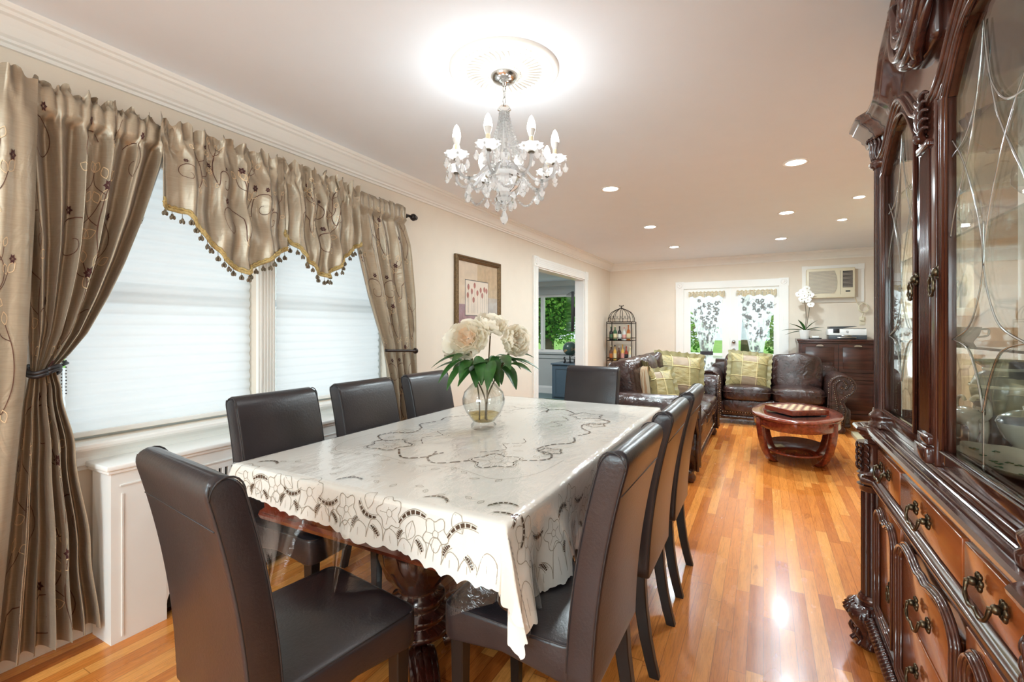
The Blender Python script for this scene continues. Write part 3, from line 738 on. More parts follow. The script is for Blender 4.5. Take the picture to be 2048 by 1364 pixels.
def slot(a, b, L, ang, bend=.25, w_=.010):
    ca, sa = math.cos(ang), math.sin(ang); pts = []
    for i in range(25):
        t = i / 24; x = (t - .5) * L; y = bend * L * (1 - (2 * t - 1) ** 2); pts.append((a + x * ca - y * sa, b + x * sa + y * ca))
    ribbon(m, S, pts, lambda t: w_ * (.35 + .65 * math.sin(PI * t)), .0018, 1, dash=(4, 3)); 
    o = [(p[0] - sa * w_ * .7, p[1] + ca * w_ * .7) for p in pts]; thin(o, .0018); o = [(p[0] + sa * w_ * .7, p[1] - ca * w_ * .7) for p in pts]; thin(o, .0018)
def sgn_(k): return 1 if k % 2 else -1
def petals(fx, t0, t1, dep, sgn):   # scalloped hem outlines; fx(t, d) -> (a, b)
    t = t0; k = 0
    while t < t1 - .05:
        wv = .058; h = dep * (.24 + .10 * math.sin(k * 1.7))
        thin(sp2([fx(t, dep * .92), fx(t + .01, dep * .92 - h), fx(t + wv * .5, dep * .86 - h * 1.1), fx(t + wv * .95, dep * .92 - h * .9), fx(t + wv, dep * .92)], 4), .0020)
        thin([fx(t + wv * .5, dep * .92), fx(t + wv * .45, dep * .92 - h * .7)], .0011); t += wv; k += 1
    t = t0 + .08; k = 0
    while t < t1 - .08:
        R = .050 if k % 2 == 0 else .036
        c_ = fx(t, dep * (.30 if k % 2 == 0 else .45)); rt_ = rnd.uniform(0, 2); R *= rnd.uniform(.85, 1.15); fn = lambda q: 1 + .2 * math.cos(5 * (q + rt_))
        thin(circle2(c_[0], c_[1], R, 40, fn=fn), .0022); thin(circle2(c_[0], c_[1], R * .25, 12), .0016)
        for q in range(5):
            a = q * 2 * PI / 5 + .6; thin([(c_[0] + R * .25 * math.cos(a), c_[1] + R * .25 * math.sin(a)), (c_[0] + R * .85 * math.cos(a), c_[1] + R * .85 * math.sin(a))], .0014)
        c2 = fx(t + .09, dep * .32); ang = math.atan2(fx(t + .1, 0)[1] - fx(t, 0)[1], fx(t + .1, 0)[0] - fx(t, 0)[0])
        slot(c2[0], c2[1], rnd.uniform(.06, .12), ang + rnd.uniform(-.45, .45), rnd.choice((-.2, .2, .12)), .0105)
        c3 = fx(t + .045, dep * .66); slot(c3[0], c3[1], .035, ang + 1.0, .15, .012)
        c4 = fx(t + .12, dep * .75); slot(c4[0], c4[1], .04, ang - .8, .1, .011)
        leaf2(c2[0], c2[1] , .06, ang + rnd.uniform(1.2, 2.6) * sgn_(k), .35); t += .175; k += 1
petals(lambda t, d: (t, -HL - d * hemf(t)), -HW, HW, NB - HL, -1)
petals(lambda t, d: (HW + d, t), -HL, HL, RA - HW, 1)
petals(lambda t, d: (-HW - d, t), -HL, HL, LA - HW, 1)
for a_, b_ in ((HW - .06, -HL + .10), (HW - .02, -HL + .03), (HW + .04, -HL + .05), (-HW + .1, -HL + .06), (-.05, -HL + .06), (.32, -HL + .05)):
    slot(a_, b_, .09, rnd.uniform(-.6, .6), .3, .009)
for k in range(16): t = -HW + .12 + k * .065; leaf2(t, -HL + .10 + .02 * math.sin(k * 2.1), .03, k * 1.9, .3)
for (a_, b_) in ((.14, -.06), (.20, -.13)):
    slot(HW + a_, -HL - .06 + b_ * .3, .03, .8, .1, .011)
cl = m.build('tablecloth', [M['cloth'], M['embr'], M['embr2']])
tag(cl, 'ivory embroidered cutwork cloth with scalloped hem over the dining table', 'tablecloth')
M['plastic'] = thin_glass('clear_vinyl', (.995, .99, .985, 1), 1.5, 1.2, .025, .04, .2)
def plas(u, v):
    return plas_(u, v)
def plas_(u, v):
    a = -(HW + .16) + (2 * HW + .16 + .33) * u; b = -(HL + .30) + (2 * HL + .5) * v
    if b < -HL: b += (b + HL) * -.10 * math.sin(a * 7) * 1.0
    ca_ = min(1, max(0, (abs(a) - HW + .25) / .3)); cb_ = min(1, max(0, (abs(b) - HL + .25) / .3)); ca_ = ca_ * ca_ * (3 - 2 * ca_); cb_ = cb_ * cb_ * (3 - 2 * cb_)
    if abs(b) > HL: b = math.copysign(HL + (abs(b) - HL) * (1 - .45 * ca_), b)
    if abs(a) > HW: a = math.copysign(HW + (abs(a) - HW) * (1 - .35 * cb_), a)
    return drape(a, b, .005, 1.5, .03)
m = MB(); m.grid(plas, 120, 150)
tag(m.build('plastic_cover', M['plastic']), 'clear vinyl protector lying over the tablecloth and hanging below its hem', 'table cover')

# ------------------------------------------------------------ vase and peonies
M['vase'] = thin_glass('clear_vase_glass', (.97, .98, .97, 1), 1.5, 1.6, .02)
M['resin'] = thin_glass('amber_water', (.96, .84, .52, 1), 1.4, 1.0, .05)
vx, vy = -1.249, 2.03
r = thing('vase', 'round clear glass vase with amber water on the tablecloth', 'vase', (vx, vy, TZ + .0075))
m = MB(); outp = [(.058, 0), (.062, .003), (.062, .020), (.054, .030), (.052, .036), (.062, .046), (.090, .085), (.106, .125), (.107, .15), (.098, .185), (.072, .215), (.046, .240), (.038, .262), (.042, .288), (.058, .31)]
m.lathe(outp, 48, flute=lambda rr, z, a: rr * (1 + (.03 * math.cos(a * 10) if z < .03 else 0)), cap=True)
m.lathe([(rr - .0035, max(z, .036)) for rr, z in outp[4:]], 48, cap=True); m.build('glass_body', M['vase'], r)
MB().lathe([(.048, .0375), (.060, .050), (.080, .077)], 40).build('water', M['resin'], r)
M['petal'] = plain('cream_peony_petal', lin((253, 246, 232)), .6, var=.02, scale=30)
g = N('peach_peony_petal'); g.l(g.ramp(g.noise(g.coords((1, 1, 1)), 30, 3), [(.3, lin((253, 226, 198))), (.7, lin((252, 238, 220)))]), g.p.inputs['Base Color']); g.p.inputs['Roughness'].default_value = .6; M['petal_c'] = g.m
for k_ in ('petal', 'petal_c'):
    t_ = M[k_].node_tree; p_ = t_.nodes['Principled BSDF']; tl = t_.nodes.new('ShaderNodeBsdfTranslucent'); mx = t_.nodes.new('ShaderNodeMixShader'); mx.inputs[0].default_value = .45
    t_.links.new(p_.inputs['Base Color'].links[0].from_socket, tl.inputs[0]); t_.links.new(p_.outputs[0], mx.inputs[1]); t_.links.new(tl.outputs[0], mx.inputs[2]); t_.links.new(mx.outputs[0], t_.nodes['Material Output'].inputs[0])
M['leafg'] = plain('glossy_green_leaf', lin((50, 92, 38)), .36, var=.3, scale=25)
M['stem'] = plain('brown_green_stem', lin((104, 88, 62)), .6, var=.15)
def petal(mb, T, L, W, cup, mi, rnd_, curl=.0):
    ph = rnd_.uniform(0, 6)
    def f(u, v):
        x = (u - .5) * 2; wv = W * (.25 + .75 * math.sin(min(1, v * 1.15) * PI * .62)) ; edge = 1 - .10 * abs(math.sin(x * 5 + ph)) * v
        zz = L * v * edge * (1 - .18 * x * x * v); yy = cup * (math.sin(v * PI * .9)) + W * .35 * x * x * (1 - v * .4) - curl * v ** 3 + .003 * math.sin(9 * x + ph) * v
        return (x * wv, -yy, zz)
    mb.grid(f, 6, 6, mi, T=T)
def peony(loc, rad, axis, base, label, seed):
    rn = random.Random(seed); r = thing('peony', label, 'flower', base)
    A = Vector(axis).normalized(); q = V(0, 0, 1).rotation_difference(A).to_matrix().to_4x4(); c = Vector(loc) - Vector(base)
    B0 = Matrix.Translation(c - A * rad * .55) @ q
    rad *= .76; m = MB()
    for ring, (cnt, tilt, L, W) in enumerate(((7, 1.15, 1.25, .62), (8, .85, 1.25, .58), (8, .58, 1.2, .5), (7, .36, 1.12, .42), (6, .18, 1.02, .32), (5, .06, .92, .22))):
        for k in range(cnt):
            a = 2 * PI * k / cnt + ring * .7 + rn.uniform(-.15, .15)
            T = B0 @ Matrix.Rotation(a, 4, 'Z') @ Matrix.Translation((0, -.06 * rad * (6 - ring), 0)) @ Matrix.Rotation(tilt * rn.uniform(.85, 1.1), 4, 'X')
            petal(m, T, rad * L * rn.uniform(.9, 1.05), rad * W, rad * .22, 0 if ring < 4 else 1, rn, rad * (-.15 if ring > 2 else .1))
    m.build('bloom', [M['petal'], M['petal_c'] if seed == 5 else M['petal']], r)
    m = MB(); top = c - A * rad * .5
    m.tube(smooth_path([(0, 0, .0), (rn.uniform(-.005, .005), 0, .10), (top.x * .3, top.y * .3, .21), top], 5), .0042, 6); m.build('stem', M['stem'], r)
    return r, top
def leaf3(mb, base, d, L, W, droop=.3, T=None, mi=0):
    d = Vector(d).normalized(); side = d.cross(V(0, 0, 1)); side = side.normalized() if side.length > .05 else V(1, 0, 0); up = side.cross(d).normalized()
    def f(u, v):
        x = (u - .5) * 2; wv = W * math.sin(PI * (v * .94 + .03)) ** .8 * (1 - .35 * v)
        p = Vector(base) + d * L * v + side * x * wv + up * (-droop * L * v * v + .18 * wv * x * x * 2 + .0)
        return p
    mb.grid(f, 4, 8, mi, T=T)
bz = TZ + .05
pe = [((-1.30, 1.945, 1.232), .100, (.25, -1, .35), 'big cream peony with peach heart, front and centre of the vase', 5),
      ((-1.225, 2.07, 1.315), .088, (.35, -.3, 1), 'cream peony at the top of the bouquet', 6),
      ((-1.062, 2.06, 1.215), .082, (1, -.45, .15), 'cream peony leaning out to the right, over the doorway', 8),
      ((-1.432, 1.985, 1.205), .082, (-1, -.2, .25), 'smaller white peony at the left of the bouquet', 9)]
rn = random.Random(2)
for i, (loc, rad, ax, lab, sd) in enumerate(pe):
    base = V(vx + (-.018, .006, .02, -.004)[i], vy + (-.012, .016, -.002, .02)[i], bz)
    r, top = peony(loc, rad, ax, base, lab, sd)
    for k in range(8):
        m = MB(); a = {0: -2.2, 1: -.4, 2: -.5, 3: 3.4}[i] + (k - 2.5) * .55; z0 = .262 + .022 * (k % 3)
        b0 = V(top.x * .35 + .02 * math.cos(a), top.y * .35 + .02 * math.sin(a), z0)
        L = rn.uniform(.115, .165); b1 = b0 + V(math.cos(a), math.sin(a), .5) * .04
        m.tube([V(top.x * .3, top.y * .3, .20), b0, b1], [.003, .002, .0015], 5)
        leaf3(m, b1, (math.cos(a), math.sin(a), rn.uniform(-.75, .35)), L, .036, .45)
        m.build('leaf', M['leafg'], r)

# ------------------------------------------------------------ radiator cover
r = thing('radiator_cover', 'white painted radiator cover with slotted grille below the window', 'radiator cover', (WX + .018, .90, 0))
LEN = 1.60; D_ = .172
m = MB(); m.box((.012, 0, 0), (D_ - .02, .02, .70)).box((.012, LEN - .02, 0), (D_ - .02, LEN, .70)).box((0, -.02, .70), (D_ + .015, LEN + .02, .722), bev=.005).box((.0, -.012, .685), (D_ + .006, LEN + .012, .70), bev=.004)
m.build('body', M['white'], r)
m = MB(); cols = [0.0, .16, .30]
x0, x1 = D_ - .02, D_
m.box((x0, 0, 0), (x1, .20, .685)); m.box((x0, LEN - .20, 0), (x1, LEN, .685)); m.box((x0, .20, .60), (x1, LEN - .2, .685)); m.box((x0, .20, .17), (x1, LEN - .2, .54))
for k in range(int((LEN - .4) / .03)):
    y = .20 + k * .03; m.box((x0, y, .54), (x1, y + .012, .60))
for sgn, yc in ((1, .20), (-1, LEN - .20)):
    pts = [(0, 0)] + [(.09 * (1 - math.cos(t)), .09 * math.sin(t)) for t in [PI / 2 * i / 8 for i in range(9)]]
    m.add([(x1 - .001, yc + sgn * 0, .17)] + [(x1 - .001, yc + sgn * (.11 * (1 - math.cos(t))), .06 + .11 * math.sin(t)) for t in [PI / 2 * i / 8 for i in range(9)]], [tuple(range(10)) if sgn < 0 else tuple(reversed(range(10)))])
m.build('front_panel', M['white'], r)
MB().box((.03, .12, .03), (D_ - .03, LEN - .12, .62)).build('heating_element', M['dark_gap'], r)
MB().box((x1, .03, .63), (x1 + .004, LEN - .03, .636)).box((x1, .035, 0.02), (x1 + .004, .041, .60)).build('panel_bead', M['white'], r)

# ------------------------------------------------------------ framed print on the left wall
M['gilt'] = plain('carved_gilt_frame', lin((116, 92, 62)), .4, .5, var=.4, scale=70, bump=.9, bscale=90, bdist=.006)
M['art_bg1'] = plain('art_beige', lin((214, 190, 164)), .6, var=.1, scale=12); M['art_bg2'] = plain('art_ochre', lin((192, 162, 126)), .6, var=.14, scale=20)
M['art_mauve'] = plain('art_mauve', lin((150, 112, 118)), .6, var=.2, scale=18); M['art_grey'] = plain('art_grey', lin((186, 172, 160)), .6, var=.12, scale=16)
M['art_in'] = plain('art_cream', lin((226, 208, 190)), .6, var=.05); M['art_red'] = plain('art_tulip', lin((168, 96, 84)), .6, var=.2, scale=40); M['art_line'] = plain('art_line', lin((84, 76, 70)), .6)
r = thing('framed_print', 'tulip print in a carved gilt frame on the left wall', 'picture', (WX, 3.945, 1.60))
hw_, hz_ = .415, .355
m = MB(); fp = [(0, 0), (0, .022), (.012, .030), (.022, .020), (.034, .030), (.044, .018), (.052, .012), (.052, 0)]
vs = []; k = len(fp)
for (sy, sz) in ((-1, -1), (1, -1), (1, 1), (-1, 1)):
    for (o, d) in fp: vs.append((d + .002, sy * (hw_ - o), sz * (hz_ - o)))
for i in range(4):
    m.add(vs, [(i * k + j, i * k + j + 1, ((i + 1) % 4) * k + j + 1, ((i + 1) % 4) * k + j) for j in range(k - 1)][::1])
m.build('frame', M['gilt'], r)
m = MB(); a_ = hw_ - .05; b_ = hz_ - .05
def q(y0, z0, y1, z1, x, mi): m.add([(x, y0, z0), (x, y1, z0), (x, y1, z1), (x, y0, z1)], [(0, 1, 2, 3)], mi)
q(-a_, -.10, -.03, b_, .008, 0); q(-.03, -.02, a_, b_, .008, 1); q(-a_, -b_, -.03, -.10, .008, 2); q(-.03, -b_, a_, -.02, .008, 3)
iy0, iy1, iz0, iz1 = -.24, .17, -.20, .13
q(iy0 - .008, iz0 - .008, iy1 + .008, iz1 + .008, .0085, 6); q(iy0, iz0, iy1, iz1, .009, 4)
rn = random.Random(4)
for (ty, tz) in ((-.19, .07), (-.13, .03), (-.08, .09), (-.03, .02), (.03, .05), (.10, .06), (.14, .05), (-.2, -.01), (-.10, -.05), (.06, -.0)):
    R = .024
    m.add([(.0096, ty + R * .8 * math.cos(t), tz + R * (1.1 if math.sin(t) > 0 else 1.3) * math.sin(t) * (1 - .15 * math.cos(6 * t))) for t in [2 * PI * i / 14 for i in range(14)]], [tuple(range(14))], 5)
    m.add([(.0094, ty - .0015, tz - .03), (.0094, ty + .0015, tz - .03), (.0094, ty + .004, iz0 + .02), (.0094, ty + .001, iz0 + .02)], [(0, 1, 2, 3)], 6)
m.build('artwork', [M['art_bg1'], M['art_bg2'], M['art_mauve'], M['art_grey'], M['art_in'], M['art_red'], M['art_line']], r)
MB().box((.0125, -a_, -b_), (.0135, a_, b_)).build('glazing', thin_glass('picture_glass', boost=.8), r)
# ------------------------------------------------------------ curtains
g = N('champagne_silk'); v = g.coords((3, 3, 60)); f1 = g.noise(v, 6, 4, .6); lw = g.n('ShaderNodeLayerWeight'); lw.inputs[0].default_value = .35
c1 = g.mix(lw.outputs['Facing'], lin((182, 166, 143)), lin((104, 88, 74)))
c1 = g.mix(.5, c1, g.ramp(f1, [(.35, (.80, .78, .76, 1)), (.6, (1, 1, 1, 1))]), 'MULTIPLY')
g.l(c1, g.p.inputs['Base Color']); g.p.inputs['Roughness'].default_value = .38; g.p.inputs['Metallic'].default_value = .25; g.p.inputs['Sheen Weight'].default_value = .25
b_ = g.bump(f1, .10, .002); g.bump(g.noise(g.coords((1, 1, .55)), 9, 3, .5, dist=1.2), .5, .018, b_); M['silk'] = g.m
M['vine'] = plain('brown_embroidery', lin((96, 62, 48)), .6); M['vleaf'] = plain('cream_embroidery', lin((228, 200, 160)), .5); M['vflower'] = plain('maroon_embroidery', lin((70, 30, 28)), .7)
SILK = [M['silk'], M['vine'], M['vleaf'], M['vflower']]
def fold(u, n, ph, k=.35): return math.sin(2 * PI * n * u + ph + .9 * math.sin(2 * PI * u * 1.7 + ph)) + k * math.sin(4 * PI * n * u + ph * 2.3)
def motif(mb, f, cu, cv, s, flip=1, W=1.0, H=1.0):
    """one spiral vine with buds, leaves and a flower at cloth position cu, cv (metres)"""
    def P(pts): return [((cu + flip * x * s) / W, (cv + y * s) / H) for x, y in pts]
    def rb(pts, wd, mi, off=.0015):
        P2 = P(pts); F = lambda a, b: f(min(1, max(0, a)), min(1, max(0, b)))
        if min(p[0] for p in P2) < .01 or max(p[0] for p in P2) > .99 or min(p[1] for p in P2) < .01 or max(p[1] for p in P2) > .985: return
        Pm = [Vector((p[0] * W, p[1] * H)) for p in P2]
        ribbon(mb, lambda a, b: F(a / W, b / H), Pm, wd, off, mi)
    sp = [(.0 + (.012 + .0135 * t) * math.cos(-t + 1.2), -.02 + (.012 + .0135 * t) * math.sin(-t + 1.2)) for t in [i * .3 for i in range(24)]]
    rb(sp, lambda t: .0026 + .0022 * t, 1); ex, ey = sp[-1]
    rb(sp2([(ex, ey), (.11, -.075), (.15, .0), (.155, .08), (.14, .17), (.10, .25)], 6), .0046, 1)
    rb(sp2([(.16, .05), (.21, .09), (.24, .15)], 5), .0036, 1); rb(sp2([(.14, .17), (.19, .21), (.20, .26)], 5), .0032, 1); rb(sp2([(.13, .19), (.08, .21), (.06, .25)], 5), .0032, 1)
    for (x, y, a, L) in ((.24, .15, .8, .06), (.23, .14, 2.0, .05), (.20, .26, 1.2, .045), (.10, .25, 1.9, .05), (.06, .25, 2.6, .05), (.16, .03, -.4, .06), (.12, -.06, -1.2, .05)):
        ca, sa = math.cos(a), math.sin(a); o = [(t * L, math.sin(t * PI) * L * .32) for t in [i / 6 for i in range(7)]] + [(t * L, -math.sin(t * PI) * L * .32) for t in [i / 6 for i in range(6, -1, -1)]]
        rb([(x + p * ca - q_ * sa, y + p * sa + q_ * ca) for p, q_ in o], .0030, 2)
    for (x, y, R) in ((.265, .21, .024), (-.02, .10, .020)):
        for k in range(6):
            a = k * PI / 3; ca, sa = math.cos(a), math.sin(a)
            o = [(x + (p * ca - q_ * sa) * R, y + (p * sa + q_ * ca) * R) for p, q_ in ((.1, 0), (.5, .3), (1, 0), (.5, -.3), (.1, 0))]
            P2 = P(o)
            if min(p[0] for p in P2) < .01 or max(p[0] for p in P2) > .99 or min(p[1] for p in P2) < .01 or max(p[1] for p in P2) > .985: continue
            patch(mb, f, P2[:4], .0022, 3)
def curtain_mesh(f, W, H, nu, nv, seeds, mo=None):
    m = MB(); m.grid(f, nu, nv)
    for (cu, cv, s, fl) in seeds: motif(m, f, cu, cv, s, fl, W, H)
    return m
ZR = 2.125
def head(v, H, zt):  # returns z and amplitude scaling near the rod; v from 0 (bottom) to 1 (top)
    return zt
def make_panel(yl, yr, zb, zt, x0, amp, n, ph, xoff=None, rufn=2.0, zbf=None):
    """yl, yr, amp are functions of z"""
    def f(u, v):
        zlow = zbf(u) if zbf else zb
        z = lerp(zlow, zt, v); y = lerp(yl(z), yr(z), u); a = amp(z)
        x = x0 + (xoff(u, z) if xoff else 0) + a * fold(u, n, ph); y += a * .35 * math.cos(2 * PI * n * u + ph)
        k = max(0.0, (z - (ZR - .10)) / .10)
        if z > ZR - .10:
            kk = min(1, k); pin = max(0, 1 - abs(z - ZR) / .022)
            sh_ = lambda t: 1 - 2 * abs(math.sin(t / 2)) ** .8
            x += (.016 * (1 - pin * .7)) * kk * (sh_(2 * PI * n * rufn * u + ph * 3 + z * 30 + 2 * math.sin(u * 9 + z * 12)) + .7 * sh_(2 * PI * n * rufn * 1.63 * u + ph + 3 * z))
        if abs(z - ZR) < .05: x = max(x, -2.375 + .017 + .010 * abs(math.sin(PI * n * rufn * 1.2 * u + ph)))
        if z > ZR + .012: z += .014 * math.sin(2 * PI * n * 1.3 * u + ph) * (z - ZR) / .07 + .008 * math.sin(2 * PI * n * 3.1 * u + 1)
        return (x, y, z)
    return f
# left curtain, part hanging straight by the tie
r = thing('curtain', 'champagne silk curtain with embroidered vines, swept to a tie left of the window', 'curtain', (0, 0, 0), group=None)
f1_ = make_panel(lambda z: interp(z, [(0, .02), (2.2, .10)]), lambda z: interp(z, [(0.03, .585), (1.12, .665), (1.7, .690), (2.2, .70)]), .045, 2.185, -2.325, lambda z: interp(z, [(0, .022), (1.2, .014), (1.9, .026), (2.1, .018)]), 3.6, .6)
m = curtain_mesh(f1_, 1.0, 2.14, 90, 90, [(.66, .18, .95, -1), (.78, .62, 1, -1), (.80, 1.0, .95, 1), (.58, 1.08, 1, -1), (.80, 1.42, 1.0, -1), (.62, 1.62, 1, 1), (.85, .28, .8, 1), (.45, .75, 1, 1), (.70, 1.30, .8, 1)])
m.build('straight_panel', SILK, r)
def sw_l(z): return interp(z, [(0, .595), (.5, .64), (1.0, .675), (1.12, .690), (1.3, .685), (1.6, .66), (2.0, .60), (2.2, .58)])
def sw_r(z): return sm(z, [(0.05, .895), (.4, .862), (.8, .815), (1.03, .775), (1.12, .757)]) if z < 1.12 else interp(z, [(1.12, .757), (1.17, .80), (1.25, .855), (1.4, .925), (1.55, .985), (1.75, 1.055), (2.0, 1.125), (2.1, 1.15), (2.2, 1.16)])
f2_ = make_panel(sw_l, sw_r, .07, 2.20, -2.375, lambda z: interp(z, [(0, .040), (.5, .034), (1.0, .018), (1.12, .009), (1.25, .018), (1.5, .030), (2.0, .028), (2.1, .012)]), 6.2, 2.1)
m = curtain_mesh(f2_, 1.5, 2.13, 170, 110, [(.2 + .42 * (i % 4) + (.12 if (i // 4) % 2 else 0), .12 + .36 * (i // 4), 1.05, 1 if i % 2 else -1) for i in range(24)])
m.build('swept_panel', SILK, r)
M['tie'] = plain('black_cord', lin((34, 28, 30)), .45)
m = MB(); 
for k in range(2): m.tube([(-2.375 + .045 * math.cos(a), .722 + .046 * math.sin(a), 1.118 - .012 * k + .012 * math.sin(a * 2)) for a in [2 * PI * i / 24 for i in range(25)]], .008, 7)
m.tube([(-2.36, .77, 1.13), (-2.40, .80, 1.135), (-2.44, .80, 1.14)], .006, 6)
m.build('tieback', M['tie'], r)
# right curtain
r = thing('curtain', 'champagne silk curtain with embroidered vines, held back right of the window', 'curtain', (0, 0, 0))
rl_ = lambda z: interp(z, [(0, 2.60), (.75, 2.575), (1.0, 2.53), (1.09, 2.505), (1.14, 2.50), (1.3, 2.43), (1.5, 2.345), (1.8, 2.245), (2.0, 2.215), (2.2, 2.20)])
rr_ = lambda z: interp(z, [(0, 2.90), (.7, 2.875), (1.1, 2.870), (1.5, 2.855), (1.9, 2.80), (2.1, 2.72), (2.2, 2.715)])
f3_ = make_panel(rl_, rr_, .05, 2.185, -2.385, lambda z: interp(z, [(0, .03), (.9, .024), (1.09, .014), (1.3, .022), (1.8, .026), (2.1, .012)]), 4.2, .4)
m = curtain_mesh(f3_, 1.2, 2.13, 120, 100, [(.25 + .33 * (i % 3) + (.1 if (i // 3) % 2 else 0), .3 + .30 * (i // 3), .85, 1 if i % 2 else -1) for i in range(18)])
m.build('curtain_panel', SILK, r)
m = MB(); m.tube(smooth_path([(-2.47, 2.80, 1.10), (-2.33, 2.79, 1.10), (-2.33, 2.70, 1.105), (-2.335, 2.58, 1.11), (-2.35, 2.50, 1.115)], 5), .010, 8); m.ball((-2.33, 2.80, 1.10), .022, 12, 8); m.build('holdback', M['rod'], r)
# rod
r = thing('curtain_rod', 'dark bronze curtain rod with ball finials along the window wall', 'curtain rod', (-2.375, 1.7, ZR))
MB().tube([(0, -1.08, 0), (0, 1.10, 0)], .011, 10).build('pole', M['rod'], r)
for yy in (-1.11, 1.13): MB().ball((0, yy, 0), .027, 12, 8).lathe([(.018, -.03), (.012, -.02), (.018, -.01), (.012, 0)], 12, T=TR((0, yy, 0), rx=PI / 2 * (1 if yy > 0 else -1))).build('finial', M['rod'], r)
for yy in (-1.0, .03, 1.06): MB().tube([(0, yy, -.012), (-.04, yy, -.02), (-.113, yy, -.02)], .006, 6).lathe([(.02, 0), (.02, .006), (0, .007)], 12, T=TR((-.113, yy, -.02), ry=PI / 2)).build('bracket', M['rod'], r)
# swag valances with tassel fringe
M['fringe'] = plain('gold_fringe_braid', lin((186, 160, 104)), .7, var=.25, scale=120, bump=.6, bscale=200, bdist=.003)
M['tassel'] = plain('olive_tassel', lin((112, 98, 78)), .6, var=.25, scale=50)
def swag(y0, y1, prof, label, ph, seeds, nf):
    r = thing('swag_valance', label, 'valance', (0, 0, 0), group='silk swags over the window')
    zb = lambda u: interp(u, prof)
    def xo(u, z):
        d = (ZR - z) / .5; uc = [p for p in prof if p[1] == min(q_[1] for q_ in prof)][0][0]
        return .035 * max(0, d) * math.cos((u - uc) * 3) + .018 * math.sin(22 * (z + .42 * abs(u - uc))) * max(0, min(1, d * 2.5)) * max(0, 1 - abs(u - uc) * 1.6)
    f = make_panel(lambda z: y0, lambda z: y1, 0, 2.205, -2.335, lambda z: interp(z, [(1.5, .014), (1.8, .020), (2.05, .020), (2.12, .012)]), nf, ph, xo, 1.6, zb)
    W = 1.1; m = curtain_mesh(f, W, .62, 130, 50, seeds); m.build('swag_fabric', SILK, r)
    m = MB(); pts = [Vector(f(i / 140, 0.0)) for i in range(141)]
    m.tube([p + V(.004, 0, .0) for p in pts], .0085, 6, ell=1.0); m.tube([p + V(.006, 0, .012 + .003 * math.sin(i * 1.3)) for i, p in enumerate(pts)], .006, 5); m.build('braid', M['fringe'], r)
    L = 0; last = None; tot = 0
    for i, p in enumerate(pts):
        if last is not None: tot += (p - last).length
        last = p
        if tot > .036:
            tot = 0; t = MB(); h = .020 + .010 * (i % 2)
            t.tube([p, p + V(.002, 0, -h)], .0014, 4); q0 = p + V(.003, 0, -h)
            t.ball(q0 + V(0, 0, -.004), .0062, 8, 6)
            for k in range(3):
                a = k * 2.1 + i; t.ball(q0 + V(.006 * math.cos(a), .008 * math.sin(a), -.015), (.0058, .0058, .010), 7, 5)
            t.build('tassel', M['tassel'], r)
    return r
swag(1.085, 1.705, [(0, 1.83), (.07, 1.805), (.17, 1.80), (.30, 1.70), (.45, 1.60), (.585, 1.545), (.72, 1.60), (.88, 1.665), (1, 1.71)], 'larger silk swag with tassel fringe, over the nearer window', .7,
     [(.2, .30, .7, 1), (.55, .22, .9, 1), (.85, .32, .8, -1), (.5, .40, .6, -1), (.95, .22, .6, 1)], 5)
swag(1.70, 2.245, [(0, 1.80), (.08, 1.75), (.22, 1.67), (.38, 1.60), (.47, 1.575), (.60, 1.635), (.78, 1.73), (.9, 1.785), (1, 1.82)], 'smaller silk swag with tassel fringe, over the farther window', 2.0,
     [(.25, .26, .7, 1), (.5, .20, .8, 1), (.75, .34, .7, -1), (.45, .38, .6, -1)], 6)

# ------------------------------------------------------------ chandelier
M['crystal'] = crystal('cut_crystal', (1, 1, 1, 1), .80)
M['candle'] = plain('candle_sleeve', lin((226, 214, 182)), .5)
M['bulbbase'] = plain('frosted_bulb_base', lin((220, 218, 214)), .4)
CX, CYY = -1.035, 1.86
r = thing('ceiling_medallion', 'round white plaster ceiling medallion above the chandelier', 'ceiling medallion', (CX, CYY, CZ))
R = .247
def mf(rr, z, a):
    if .06 < rr < .17: return rr
    return rr
m = MB(); m.lathe([(R, 0), (R, -.010), (R - .006, -.018), (R - .014, -.018), (R - .018, -.012), (R - .026, -.014), (R - .030, -.020), (R - .036, -.014), (R - .05, -.010), (.12, -.012), (.075, -.020), (.07, -.026), (.0, -.026)], 72, cap=False)
for k in range(56): a = 2 * PI * k / 56; m.ball(((R - .043) * math.cos(a), (R - .043) * math.sin(a), -.011), (.009, .009, .006), 6, 4)
for k in range(40):
    a = 2 * PI * k / 40; m.tube([(x * math.cos(a + s_), x * math.sin(a + s_), -.0135 - .001) for x, s_ in ((.085, 0), (.11, .03), (.14, .02), (.17, -.03))], [.002, .0045, .005, .002], 5)
for k in range(28): a = 2 * PI * k / 28; m.ball((.072 * math.cos(a), .072 * math.sin(a), -.024), .005, 6, 4)
m.build('medallion_disc', M['trim'], r)
r = thing('chandelier', 'crystal chandelier with eight lit candle bulbs above the table', 'chandelier', (CX, CYY, CZ))
MB().lathe([(.060, -.026), (.060, -.032), (.050, -.048), (.028, -.058), (.012, -.062), (.010, -.072), (0, -.073)], 32).build('canopy', M['chrome'], r)
m = MB()
for k in range(3):
    T = TR((0, 0, -.085 - k * .026), rz=k * PI / 2); m.tube([T @ V(.007 * math.cos(a), 0, .017 * math.sin(a)) for a in [2 * PI * i / 14 for i in range(15)]], .0018, 5)
m.build('chain', M['chrome'], r)
